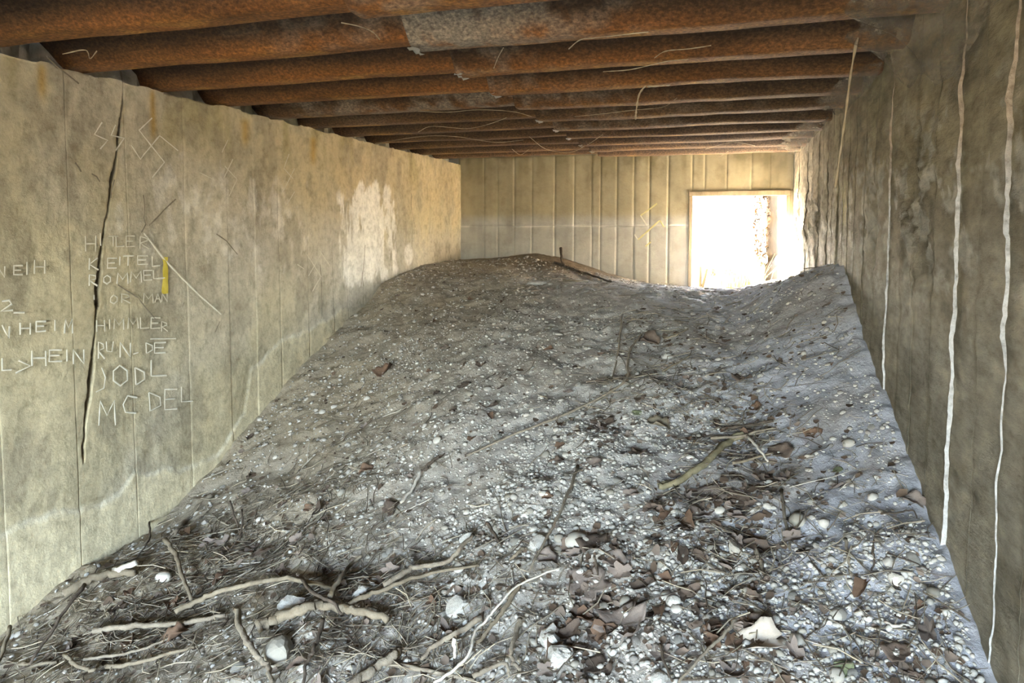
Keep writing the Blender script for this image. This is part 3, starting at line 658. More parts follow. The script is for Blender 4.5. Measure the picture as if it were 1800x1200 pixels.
def leaf(name, u, v, wpx, hpx, m, label, lobes=0, curl=.5, rz=0., stalk=False, cat='leaf', group=None, tilt=0.):
    SD[0] += 1
    p = at(u, v); d = depth(p); a = .5 * wpx * d / F; b = max(.5 * hpx * d / F * 1.25, a * .45)
    V, Fc = leaf_mesh(a, b, SD[0], lobes, curl); landmark(name, p)
    zmin = min(q[2] for q in V)
    o = obj(name, mesh(name, V, Fc, m), None, p + nrm(p[0], p[1]) * (.002 - zmin * .6)); o.rotation_euler = basis_rot(p, rz, tilt)
    md = o.modifiers.new('thick', 'SOLIDIFY'); md.thickness = .0008
    if stalk:
        Q = [np.array([-a * .5, 0, .002]), np.array([-a * 1.1, b * .1, .004]), np.array([-a * 1.7, b * .35, .01])]
        obj('leaf_stalk', mesh('leaf_stalk', *tube(catmull(Q, 3), [.0018] * 7, 5, SD[0]), MDARK), o)
    return tag(o, label, cat, group)

# ------------------------------------------------------------------ branches and sticks one can pick out
stick('long_twig', [(820, 803), (875, 778), (930, 755), (1000, 727), (1075, 690), (1102, 665), (1103, 640), (1110, 612), (1128, 590)], 5.5, MBARK, 'long thin bent twig lying diagonally across the middle of the slope', taper=(.7, 1), lift=[0, .01, .015, .015, .015, .02, .02, .02, 0])
stick('straight_twig', [(1100, 552), (1088, 612), (1073, 684)], 5, MBARK, 'straight thin twig pointing upslope above the long bent twig', taper=(1.1, .5), lift=[.05, .02, 0])
stick('olive_branch', [(1158, 860), (1192, 853), (1222, 832), (1255, 802), (1282, 782), (1306, 768)], 15, MOLIVE, 'smooth olive-brown branch half buried beside the brown leaf heap', taper=(.8, 1.05), forks=[([(1190, 853), (1170, 850), (1155, 854)], 7)])
stick('leaning_stick', [(1016, 822), (1001, 867), (980, 915), (930, 1003)], 7.5, MBARK, 'straight grey stick running downslope between gravel and white stone', lift=[.0, .015, .025, .02])
stick('bleached_twig', [(995, 993), (930, 1012), (905, 1028), (872, 1066), (858, 1086), (840, 1110), (828, 1150), (790, 1185), (765, 1200)], 6, MBLEACH, 'long bleached white twig with a fork, curving over the foreground sticks', taper=(.7, 1), lift=[.04, .05, .05, .05, .05, .045, .04, .03, .02], forks=[([(900, 1003), (901, 1014), (903, 1028)], 5), ([(858, 1082), (870, 1092), (885, 1096)], 4)])
stick('beige_branch', [(914, 1028), (893, 1062), (868, 1098), (840, 1135)], 11, MTAN, 'peeled beige branch tucked under the bleached white twig', lift=[.01, .02, .02, .01])
stick('grey_branch', [(848, 1086), (810, 1112), (767, 1140), (742, 1164)], 13, MBARK, 'thick grey branch below the bleached white twig', lift=[.01, .015, .01, 0])
stick('forked_log', [(710, 1146), (682, 1168), (650, 1187), (612, 1212)], 19, MBARK, 'thick forked grey branch at the bottom edge among sticks', taper=(.9, 1.1), lift=[.02, .02, .015, .01], forks=[([(682, 1170), (728, 1178), (780, 1188), (835, 1200)], 11)])
stick('pale_stick', [(580, 1050), (602, 1020), (625, 992), (642, 975)], 10, MTAN, 'short pale stick slanting up from the lichen-covered cut branch', lift=[.03, .03, .03, .02])
stick('tan_branch', [(600, 1074), (635, 1053), (668, 1040), (715, 1022), (767, 1008), (847, 996)], 10, MTAN, 'long tan branch running toward the gravel from the cut branch', taper=(1.2, .5), lift=[.03, .03, .03, .025, .02, .01])
stick('crooked_branch', [(680, 1030), (704, 1013), (734, 996), (783, 992), (812, 968), (834, 942)], 11, MBARK, 'crooked grey branch with a raised tip above the tan branch', taper=(1.1, .7), lift=[.02, .03, .03, .015, .02, .02])
stick('cut_branch', [(460, 1106), (482, 1096), (505, 1088), (540, 1078), (565, 1070), (607, 1074), (645, 1084), (688, 1094)], 23, MTAN, 'thick cut tan branch with a stub, lying below the white rock', taper=(1.1, .6), lift=[.03, .03, .03, .03, .03, .025, .02, .01], forks=[([(500, 1090), (512, 1078), (522, 1068)], 13)])
stick('dark_twig', [(538, 1020), (558, 1042), (576, 1058), (604, 1080)], 9, MDARK, 'dark brown twig crossing over the thick cut branch', lift=[.04, .06, .07, .06])
stick('standing_stick', [(427, 1074), (435, 1106), (447, 1130), (458, 1150), (473, 1174), (486, 1204)], 15, MBARK, 'grey knobbly stick slanting downward beside the round grey stone', lift=[.05, .055, .05, .045, .03, .02])
stick('brown_stick', [(573, 1083), (562, 1124), (550, 1150), (543, 1166), (536, 1204)], 10, MDARK, 'slim brown stick hanging down from the thick cut branch', lift=[.06, .05, .04, .03, .02])
stick('arched_branch', [(313, 1078), (345, 1062), (384, 1042), (451, 1025), (509, 1019), (562, 1028), (594, 1038)], 11, MTAN, 'long tan arched branch running above the white rock', taper=(1, .7), lift=[.02, .02, .025, .03, .03, .025, .01])
stick('curved_stick', [(293, 950), (310, 977), (327, 1013), (343, 1058)], 11, MTAN, 'curved brown stick standing against the foot of the concrete wall', lift=[.05, .05, .04, .02])
stick('wall_twig', [(267, 917), (264, 950), (234, 988)], 4.5, MDARK, 'thin dark twig propped against the wall above the curved stick', lift=[.05, .03, 0])
stick('dark_stick', [(154, 1027), (118, 1080), (57, 1168)], 8, MDARK, 'long dark stick leaning down the litter below the driftwood by the wall', lift=[.07, .06, .02])
stick('yellow_stick', [(27, 1102), (12, 1145), (-6, 1192)], 9, MTAN, 'yellowish stick in the bottom corner against the concrete wall', lift=[.06, .05, .03])
stick('driftwood', [(118, 1048), (157, 1024), (200, 1013), (241, 1010)], 16, MTAN, 'smooth brown driftwood piece lying along the foot of the wall', taper=(1.1, .8), lift=[.01, .02, .02, .01])
stick('pale_driftwood', [(205, 1005), (224, 999), (245, 992)], 13, MBLEACH, 'short pale rounded stick lying on the driftwood by the wall', lift=[.035, .035, .03], taper=(.8, 1))
stick('buried_branch', [(374, 875), (334, 912), (309, 944)], 14, MBARK, 'half-buried brown branch in the dirt along the wall', lift=[-.004, -.002, 0])
stick('upright_twig', [(413, 880), (417, 912), (424, 944)], 4.5, MDARK, 'thin dark twig sticking up from the litter, one of a crossing pair', lift=[.07, .04, 0])
stick('crossing_twig', [(437, 892), (424, 930), (407, 968)], 4.5, MDARK, 'thin slanting dark twig crossing the upright twig in the litter', lift=[.07, .04, 0])
stick('beige_splinter', [(1318, 767), (1336, 790), (1353, 812)], 6.5, MBLEACH, 'beige split stick end lying above the brown leaf heap', lift=[.025, .03, .02])
stick('beige_twig', [(1288, 816), (1312, 810), (1336, 804), (1359, 797)], 6, MTAN, 'beige twig lying across below the olive branch', lift=[.01, .015, .015, .01])
stick('weathered_stick', [(1248, 771), (1300, 767), (1335, 760), (1366, 753)], 6.5, MBARK, 'weathered grey stick lying level above the olive branch', lift=[.015, .02, .02, .01])
stick('dark_root', [(1268, 756), (1310, 751), (1360, 742)], 8, MDARK, 'dark root stub under the weathered grey stick', lift=[.0, .006, 0])
stick('sunken_stick', [(1374, 864), (1382, 922), (1388, 968)], 8, MBARK, 'straight grey stick sunk in the bluish dirt beyond the leaf heap', lift=[0, .002, 0])
stick('sunken_twig', [(1487, 950), (1492, 985), (1497, 1018)], 7, MBARK, 'short grey twig sunk upright in smooth dirt near the boarded wall')
stick('bent_twig', [(1541, 940), (1534, 970), (1537, 986), (1532, 1005)], 5.5, MDARK, 'short bent dark twig in smooth dirt near the boarded wall')
stick('short_stick', [(1327, 966), (1338, 994), (1348, 1022)], 11, MBARK, 'short thick grey stick below the flat grey stone')
stick('lower_stick', [(1293, 1087), (1272, 1112), (1253, 1130), (1220, 1168), (1190, 1204)], 8, MBARK, 'long dark grey stick ending beside the big pale curled leaf', lift=[.03, .03, .03, .02, .01])
stick('small_dark_stick', [(1160, 1130), (1168, 1160), (1182, 1200)], 7, MDARK, 'short dark stick above the white stone at the bottom edge', lift=[.02, .02, .01])
stick('white_root', [(1556, 1094), (1572, 1104), (1590, 1100), (1608, 1106), (1632, 1104)], 7, MBLEACH, 'bleached gnarled root fragment near the boarded wall', forks=[([(1572, 1104), (1576, 1092), (1582, 1084)], 4), ([(1590, 1100), (1598, 1114), (1612, 1118)], 4)])
stick('thin_root', [(1548, 904), (1580, 901), (1605, 898), (1612, 912)], 4, MDARK, 'thin dark root curling beside the leaf at the boarded wall', lift=[.01, .015, .01, 0])
stick('crest_twig', [(982, 438), (985, 455), (992, 470)], 6, MDARK, 'dark twig stub standing up from soil before the far wall', lift=[.12, .06, 0])
stick('crest_root', [(975, 463), (1010, 476), (1045, 488), (1075, 498)], 6, MDARK, 'dark root trailing down the soil before the far wall')
stick('crest_stick', [(990, 494), (1012, 495), (1032, 496)], 5, MTAN, 'short tan stick beside the pale stone near the crest')
stick('slope_splinter', [(708, 885), (725, 862), (745, 825)], 6, MBLEACH, 'pale splinter pointing upslope from the dark curled leaf', taper=(.8, 1), lift=[.01, .01, .02])
stick('slope_stub', [(748, 828), (760, 815), (774, 803)], 9, MDARK, 'dark stub at the upper end of the pale splinter', lift=[.01, .02, .03])
stick('gravel_stick', [(862, 918), (870, 940), (882, 965)], 8, MDARK, 'short dark stick poking from gravel beside the pale flat stone', lift=[.04, .02, 0])
stick('short_beige_stick', [(925, 964), (914, 974), (901, 985)], 8, MTAN, 'short broken beige stick just above the bleached white twig', lift=[.03, .03, .02])
stick('leaf_heap_stick', [(1052, 972), (1051, 990), (1050, 1014)], 6, MDARK, 'short dark stick standing among brown leaves beside gravel', lift=[.05, .03, 0])
stick('bone_white_stick', [(808, 1118), (806, 1135), (803, 1155)], 10, MBLEACH, 'short bone-white stick standing among foreground litter', lift=[.05, .04, .02])
stick('hooked_stick', [(920, 1085), (912, 1110), (903, 1140), (905, 1165), (918, 1180)], 11, MBARK, 'hooked grey stick beside the big white rock', lift=[.03, .03, .03, .02, .01])
stick('lower_branch', [(835, 1190), (862, 1172), (890, 1162), (900, 1190)], 10, MBARK, 'angled grey branch left of the big white rock at the bottom edge', lift=[.02, .03, .03, .01])
stick('litter_branch', [(190, 1175), (240, 1168), (300, 1150), (345, 1138)], 9, MTAN, 'pale tan branch lying level in the litter near the bottom edge', lift=[.02, .02, .02, .01])
stick('litter_stick', [(150, 1160), (215, 1150), (262, 1138), (320, 1112)], 7, MBARK, 'grey stick lying above the pale tan branch in the litter', lift=[.015, .02, .02, .01])
stick('brown_branch', [(170, 1112), (240, 1104), (330, 1098), (400, 1084)], 13, MBARK, 'brown flat branch lying level in the litter below the curved stick', lift=[.01, .015, .015, .01])
stick('yellow_bent_stick', [(118, 1152), (140, 1172), (165, 1180), (174, 1168)], 9, MTAN, 'yellowish bent stick piece in the bottom litter', lift=[.02, .02, .02, .02])
stick('flat_wood', [(38, 1173), (70, 1171), (102, 1168)], 12, MTAN, 'short flat yellowish wood piece in the bottom corner litter')
stick('gully_stick', [(1165, 655), (1190, 640), (1212, 628)], 5, MTAN, 'thin straw-coloured stick beside the white lump in the gully')
stick('gully_straw', [(1168, 597), (1190, 590), (1210, 580)], 5, MTAN, 'straw-coloured stick beyond the dark round leaf in the gully')

# ------------------------------------------------------------------ stones one can pick out
stone('white_rock', 515, 1057, 62, 42, MWHITE, 'white angular rock among sticks beside the cut branch', ang=.2, flat=5, sink=.25)
stone('round_stone', 490, 1137, 46, 56, MGSTONE, 'smooth round grey stone below the thick cut branch', rot=.3, ang=.2, flat=2, sink=.3)
stone('tan_stone', 288, 1011, 28, 23, MSTONE, 'oval pale tan stone beside the curved stick at the wall', ang=.07, rot=.4)
stone('pale_pebble', 577, 1131, 27, 17, MWHITE, 'pale oval pebble between brown stick and grey litter', ang=.06, rot=.5)
stone('low_pebble', 534, 1172, 25, 17, MWHITE, 'pale oval pebble directly below the round grey stone', ang=.06)
stone('litter_pebble', 233, 1136, 23, 13, MWHITE, 'bright white small pebble in the litter by the wall', ang=.06)
stone('wedge_stone', 636, 1036, 34, 30, MWHITE, 'pale wedge-shaped stone beside the tan branch', ang=.18, flat=3)
stone('small_grey_stone', 657, 1019, 20, 18, MGSTONE, 'small grey stone touching the pale wedge-shaped stone', ang=.1)
stone('big_white_rock', 972, 1122, 52, 52, MWHITE, 'large knobbly white rock in the foreground centre', ang=.34, flat=4, sink=.25)
stone('white_lump', 978, 1152, 66, 40, MWHITE, 'white lump lying against the foot of the large knobbly white rock', ang=.34, flat=4, sink=.3)
stone('square_white_stone', 946, 950, 38, 38, MWHITE, 'squarish white stone at the edge of the gravel', ang=.18, flat=4, sink=.3)
stone('flat_pale_stone', 822, 943, 32, 22, MWHITE, 'flat pale stone lying in coarse gravel', ang=.12, rot=.5, flat=2)
stone('bottom_white_stone', 1160, 1190, 32, 30, MWHITE, 'bright white stone at the bottom edge under the small dark stick', ang=.14, flat=2)
stone('flat_grey_stone', 1293, 957, 34, 34, MGSTONE, 'flat angular grey stone at the lower end of the leaf heap', ang=.12, flat=5)
stone('blue_grey_pebble', 1252, 962, 20, 17, MGSTONE, 'rounded blue-grey pebble beside the flat angular grey stone', ang=.06)
stone('yellowish_stone', 1271, 974, 17, 15, MSTONE, 'small yellowish stone under the flat angular grey stone', ang=.15)
stone('oval_white_pebble', 1184, 1052, 28, 22, MWHITE, 'oval white pebble lying alone in the foreground gravel', ang=.06, rot=.3)
stone('pebble_by_branch', 1253, 794, 19, 14, MWHITE, 'white pebble resting against the olive branch', ang=.06, rot=.5)
stone('small_pebble_by_branch', 1213, 802, 14, 9, MWHITE, 'small white pebble left of the olive branch', ang=.06)
stone('crest_stone', 945, 497, 36, 17, MWHITE, 'pale angular stone near the crest before the far wall', ang=.14, flat=4, sink=.3)
stone('gully_lump', 1173, 625, 23, 21, MWHITE, 'white chalky lump beside the dark round leaf in the gully', ang=.2)
stone('blue_chip', 981, 586, 20, 7, MSTONE, 'thin bluish stone chip high on the slope', ang=.1, rot=.3)
stone('broken_white_slab', 806, 1062, 44, 46, MWHITE, 'broken pale slab under litter between tan branch and bleached twig', ang=.18, flat=5, sink=.4)
stone('grey_pebble', 781, 1040, 15, 13, MGSTONE, 'small shiny grey pebble above the broken pale slab', ang=.05)
stone('pink_pebble', 1301, 997, 14, 14, MWHITE, 'small round white pebble below the flat angular grey stone', ang=.05)
stone('tall_pebble', 1313, 1037, 17, 20, MGSTONE, 'upright oval grey pebble beside the short thick grey stick', ang=.06)
stone('pebble_near_leaf', 1362, 1087, 23, 20, MWHITE, 'pale oval pebble above the big pale curled leaf', ang=.06, rot=.7)
stone('grey_pebble', 1245, 1042, 14, 14, MSTONE, 'pale grey pebble right of the oval white pebble', ang=.06)
stone('wall_stone', 1575, 1013, 28, 28, MSTONE, 'pale flat stone half buried near the boarded wall', ang=.1, flat=3)
stone('dirt_lump', 1402, 908, 34, 38, MGSTONE, 'rounded dirt-coloured lump beside the sunken grey stick', ang=.22, sink=.6)
stone('dark_pebble', 1464, 1140, 17, 20, MGSTONE, 'dark blue-grey oval pebble in gravel near the bottom edge', ang=.06)
stone('shell_stone', 1017, 1003, 24, 16, MWHITE, 'small white ribbed stone above the large lobed leaf', ang=.15, flat=3)
stone('slope_pebble', 951, 698, 12, 10, MWHITE, 'small white pebble on the bare dirt above the long bent twig', ang=.06)
stone('buried_stone', 1016, 945, 50, 32, MSTONE, 'pale crumbly stone half buried beside the brown leaf cluster', ang=.2, sink=.45)

# ------------------------------------------------------------------ leaves one can pick out
leaf('curled_leaf', 676, 655, 36, 24, MLEAF4, 'rusty brown curled leaf alone on the left of the slope', curl=.9, rz=.6, stalk=True)
leaf('red_brown_leaf', 645, 829, 30, 22, MLEAF4, 'dark reddish curled leaf below the bare dirt near the wall', curl=1., rz=.3)
leaf('dark_curled_leaf', 690, 897, 36, 34, MLEAF, 'dark brown curled leaf at the lower end of the pale splinter', curl=.8, rz=.9)
leaf('torn_leaf', 861, 717, 22, 38, MLEAF, 'torn dark brown leaf standing on bare dirt mid-slope', curl=.9, rz=1.3, tilt=.5)
leaf('ragged_leaf', 817, 680, 30, 18, MLEAF, 'ragged brown leaf upslope of the torn dark leaf', lobes=5, curl=.7)
leaf('folded_leaf', 846, 643, 20, 16, MLEAF, 'small folded brown leaf above the ragged brown leaf', curl=.9)
leaf('dark_slope_leaf', 780, 615, 24, 14, MLEAF, 'small dark crumpled leaf high on the left slope', curl=.9)
leaf('round_dark_leaf', 1142, 602, 40, 34, MLEAF, 'round dark crumpled leaf with a long stalk in the gully', curl=.8, rz=2.4, stalk=True)
leaf('brown_lobed_leaf', 1061, 745, 52, 30, MLEAF, 'dark brown lobed leaf just below the long bent twig', lobes=5, curl=.5, rz=.4)
leaf('olive_leaf', 1156, 748, 42, 30, MLEAF6, 'olive curled leaf with a dark tip right of the lobed leaf', curl=.7, rz=-.3)
leaf('green_oval_leaf', 1119, 727, 15, 20, MLEAF5, 'small dark green oval leaf below the gully litter', curl=.3, rz=1.4)
leaf('hanging_leaf', 1124, 797, 22, 30, MLEAF, 'dark brown narrow leaf in gravel below the olive curled leaf', curl=.7, rz=1.1)
leaf('flat_brown_leaf', 1040, 818, 44, 34, MLEAF2, 'flat dull brown leaf at the top of the leaning grey stick', lobes=5, curl=.35)
leaf('gravel_leaf', 976, 816, 34, 24, MLEAF, 'dark brown leaf with raised edge in pale gravel', curl=.6, rz=.3)
leaf('small_gravel_leaf', 962, 875, 24, 16, MLEAF4, 'small rust-tipped leaf lying in the pale gravel', curl=.7)
leaf('broad_lilac_leaf', 1247, 872, 60, 48, MLEAF2, 'broad lilac-brown leaf on top of the leaf heap below the olive branch', curl=.4, rz=-.5)
leaf('split_leaf', 1232, 905, 46, 34, MLEAF2, 'split lilac-brown leaf just under the broad leaf', curl=.5, rz=.5)
leaf('heap_leaf', 1298, 880, 40, 44, MLEAF, 'dark brown leaf at the right side of the leaf heap', curl=.6, rz=1.2)
leaf('stick_leaf', 1372, 795, 46, 40, MLEAF, 'brown broad leaf beyond the beige split stick', curl=.4, rz=-.7)
leaf('lone_brown_leaf', 1430, 764, 32, 26, MLEAF4, 'brown curled leaf alone on the smooth dirt right of the gully', curl=.9, rz=.2)
leaf('green_square_leaf', 1473, 827, 19, 17, MLEAF5, 'small square green leaf on the bluish dirt', curl=.15, stalk=True, rz=-2.2)
leaf('wall_leaf', 1606, 884, 42, 30, MLEAF2, 'curled brown leaf close to the boarded wall', curl=.9, rz=-.6)
leaf('gully_leaf', 1305, 668, 22, 40, MLEAF, 'long brown leaf in the bottom of the gully', curl=.8, rz=1.0)
leaf('gully_tan_leaf', 1328, 718, 22, 24, MLEAF4, 'small tan leaf below the long brown leaf in the gully', curl=.5)
leaf('lobed_leaf', 1035, 1030, 84, 62, MLEAF2, 'large lobed lilac-brown leaf with pointed tips beside the bleached twig', lobes=5, curl=.35, rz=.5, stalk=True)
leaf('drooping_leaf', 1093, 1095, 76, 84, MLEAF2, 'large drooping lilac-brown leaf below the large lobed leaf', lobes=5, curl=.5, rz=1.9)
leaf('standing_leaf', 960, 985, 40, 34, MLEAF2, 'brown leaf standing beside the lower tip of the leaning stick', curl=.7, rz=.3)
leaf('cluster_leaf', 1046, 960, 54, 52, MLEAF, 'dark brown leaf on top of the cluster right of the gravel', curl=.8, rz=.8)
leaf('cluster_leaf', 1000, 968, 42, 30, MLEAF, 'brown pointed leaf at the left of the leaf cluster', lobes=5, curl=.6, rz=.1)
leaf('cluster_leaf', 1080, 985, 46, 36, MLEAF2, 'dull brown leaf at the right of the leaf cluster', curl=.6, rz=-.5)
leaf('pale_curled_leaf', 1326, 1132, 118, 46, MLEAF3, 'big pale grey-pink curled leaf with a pointed tip at the bottom', lobes=3, curl=.55, rz=.1)
leaf('brown_cup_leaf', 1334, 1102, 52, 30, MLEAF, 'dark brown cupped leaf just above the big pale leaf', curl=.9, rz=-.2)
leaf('brown_dome_leaf', 1256, 1108, 32, 34, MLEAF4, 'brown domed leaf left of the dark cupped leaf', curl=.8, rz=.9)
leaf('bottom_leaf', 1042, 1172, 62, 34, MLEAF, 'brown pointed leaf at the bottom edge under the white rocks', lobes=3, curl=.4, rz=.2)
leaf('corner_leaf', 1578, 1150, 46, 44, MLEAF, 'dark leaf in gravel near the bottom of the boarded wall', curl=.5, rz=.6)
leaf('green_dark_leaf', 1484, 1180, 32, 38, MLEAF5, 'dark green-brown leaf at the bottom edge in gravel', curl=.4, rz=1.2)
leaf('litter_leaf', 308, 1122, 46, 34, MLEAF4, 'crumpled rusty brown leaf among sticks by the concrete wall', curl=.9, rz=.4)
leaf('small_rusty_leaf', 543, 895, 20, 16, MLEAF4, 'small rusty leaf beside the litter left of the slope', curl=.8)
leaf('small_dark_leaf', 497, 888, 18, 18, MLEAF, 'small dark leaf left of the small rusty leaf', curl=.8)
leaf('pale_chip_leaf', 1425, 806, 20, 14, MLEAF3, 'small pale leaf scrap on the smooth dirt', curl=.5)

# ------------------------------------------------------------------ scattered pebbles, twigs, leaves; the rest as stuff
def field(spots, base):
    S_ = [(at(u, v)[:2], r_, w_) for (u, v, r_, w_) in spots]
    def f(x, y):
        t = np.full(np.shape(x), float(base))
        for c, r_, w_ in S_: t = t + w_ * np.exp(-(((x - c[0]) / r_) ** 2 + ((y - c[1]) / r_) ** 2))
        return t
    return f
gravel_f = field([(950, 850, .22, 1.), (1005, 800, .25, 1.), (1060, 900, .22, .9), (900, 940, .22, .9), (860, 900, .2, .8), (1150, 1030, .22, 1.), (1220, 1010, .2, .9), (1650, 990, .22, .9), (1700, 1110, .25, 1.2), (1500, 1090, .28, 1.2), (1400, 1150, .25, 1.2), (1100, 1130, .25, 1.), (1600, 770, .14, .9), (1570, 700, .14, .7), (790, 770, .3, .5), (690, 640, .3, .35), (930, 620, .6, .22), (1090, 770, .3, .6), (1180, 740, .3, .5), (620, 900, .3, .35), (560, 1120, .3, .35), (1280, 1160, .25, 1.), (1000, 1180, .3, .8)], .09)
straw_f = field([(90, 1110, .25, 1.), (240, 1060, .25, 1.), (400, 1000, .3, 1.), (500, 1130, .25, .9), (600, 990, .25, 1.), (650, 1100, .25, 1.), (760, 1060, .22, .9), (420, 910, .25, .9), (540, 930, .25, .6), (900, 1150, .25, .8), (840, 1010, .2, .7), (1150, 570, .3, .6), (1200, 650, .22, .9), (1290, 720, .22, .9), (1310, 790, .2, 1.), (1270, 900, .2, .9), (1280, 990, .2, .8), (1430, 590, .2, .7), (600, 800, .3, .5), (1100, 690, .25, .6), (1400, 1100, .3, .6), (1650, 1150, .25, .6), (1520, 900, .3, .35), (150, 1180, .25, .8), (350, 1100, .25, .9), (550, 1080, .2, .8), (700, 1150, .22, .9), (300, 960, .2, .7)], .08)
leaf_f = field([(1250, 890, .16, 1.2), (1270, 950, .14, 1.), (1050, 965, .13, 1.), (1060, 1060, .16, 1.), (1300, 770, .16, .8), (1060, 755, .15, .7), (1330, 860, .15, .8), (1300, 1120, .16, .8), (1560, 1150, .15, .7), (180, 1120, .2, .5), (1200, 690, .2, .5), (1010, 1180, .2, .7), (480, 960, .25, .4), (640, 1080, .25, .4), (1160, 600, .15, .4)], .03)
RN = np.random.RandomState(7)
def sample(f, n, mx, y0=1.25, y1=6.9, bias=.0):
    xs = []; 
    while len(xs) < n:
        k = 20000; x = RN.uniform(XL + .03, XR - .03, k); y = RN.uniform(y0, y1, k)
        ok = RN.uniform(0, mx, k) < f(x, y) * (1 - bias * sst(2.5, 6.0, y))
        xs += list(zip(x[ok], y[ok]))
    return np.array(xs[:n])
def in_view(x, y):
    p = np.array([x, y, float(hz(x, y))]); d = p @ FW; return d > .1 and -20 < PX + F * (p @ RT) / d < 1820 and PY - F * (p @ UP) / d < 1215
def normals(x, y, e=.03):
    n = np.stack([-(hz(x + e, y) - hz(x - e, y)) / (2 * e), -(hz(x, y + e) - hz(x, y - e)) / (2 * e), np.ones_like(x)], -1); return n / np.linalg.norm(n, axis=1, keepdims=True)
def merge_instances(name, Vs, Fs, pts, sizes, colsrc, m, sink, squash=(.8, 1.2), upw=(.45, .8), tilt=.5):
    """many small pieces joined into one mesh"""
    n = len(pts); VV = []; FF = []; CC = []; off = 0
    pz = hz(pts[:, 0], pts[:, 1]); nn = normals(pts[:, 0], pts[:, 1])
    for kind in range(len(Vs)):
        idx = np.arange(kind, n, len(Vs)); nb = len(Vs[kind]); k = len(idx)
        a = RN.uniform(0, 6.283, k); sx = RN.uniform(*squash, k) * sizes[idx]; sy = RN.uniform(*squash, k) * sizes[idx]; sz = RN.uniform(*upw, k) * sizes[idx]
        L_ = Vs[kind][None] * np.stack([sx, sy, sz], -1)[:, None]
        x = L_[..., 0] * np.cos(a)[:, None] - L_[..., 1] * np.sin(a)[:, None]; y = L_[..., 0] * np.sin(a)[:, None] + L_[..., 1] * np.cos(a)[:, None]
        N_ = nn[idx]; t = np.cross(N_, np.array([0, 1., 0])); t /= np.linalg.norm(t, axis=1, keepdims=True); s_ = np.cross(N_, t)
        W = x[..., None] * t[:, None] + y[..., None] * s_[:, None] + L_[..., 2:3] * N_[:, None]
        W += np.stack([pts[idx, 0], pts[idx, 1], pz[idx]], -1)[:, None] + (N_ * (sz * sink)[:, None])[:, None]
        VV.append(W.reshape(-1, 3)); f_ = np.array(Fs[kind]); FF.append((f_[None] + (np.arange(k) * nb)[:, None, None]).reshape(-1, f_.shape[1]) + off); off += k * nb
        CC.append(np.repeat(colsrc[idx], nb, 0))
    return mesh(name, np.concatenate(VV), np.concatenate(FF), m, cols=np.concatenate(CC))
pebV = [stone_verts(ICO1, 900 + i, .18) * np.array([1, RN.uniform(.65, .95), 1]) for i in range(8)]
pebF = [ICO1[1]] * 8
def pebble_cols(n):
    k = RN.uniform(0, 1, n); b = np.array([.40, .385, .355])[None] * RN.uniform(.72, 1.2, n)[:, None]
    wht = (k > .84)[:, None]; b = np.where(wht, np.array([.52, .51, .48])[None] * RN.uniform(.85, 1.15, n)[:, None], b)
    dr = (k < .10)[:, None]; return np.where(dr, np.array([.27, .25, .23])[None] * RN.uniform(.7, 1.2, n)[:, None], b)
P = sample(gravel_f, 19000, 1.7)
sz = np.exp(RN.normal(math.log(.0056), .42, len(P)))
tag(obj('gravel', merge_instances('gravel', pebV, pebF, P, np.clip(sz, .002, .014), pebble_cols(len(P)), MGRAV, .15)), 'small pale gravel spread over the dirt mound', 'gravel', kind='stuff')
# the larger loose pebbles, each its own
PB = [mesh('pebble', stone_verts(ICO2, 940 + i, .12) * np.array([1, .55 + .06 * i, .45 + .05 * (i % 3)]), ICO2[1], (MWHITE, MSTONE, MGSTONE)[i % 3]) for i in range(9)]
SHADE = ('white', 'pale tan', 'grey')
P = [p for p in sample(gravel_f, 900, 1.7, 1.5, 4.6, .5) if in_view(*p)][:270]
for i, (x, y) in enumerate(P):
    k = RN.randint(9); s_ = float(np.exp(RN.normal(math.log(.013), .28))); s_ = min(max(s_, .009), .026)
    o = obj('pebble', PB[k]); p = np.array([x, y, float(hz(x, y))]); n = nrm(x, y)
    o.location = p + n * s_ * .15; o.scale = (s_, s_, s_); o.rotation_euler = basis_rot(p, RN.uniform(0, 6.28), RN.uniform(-.3, .3))
    tag(o, '%s %s pebble %s' % ('larger' if s_ > .014 else 'small', SHADE[k % 3], near(x, y)), 'pebble', 'loose pebbles on the mound')
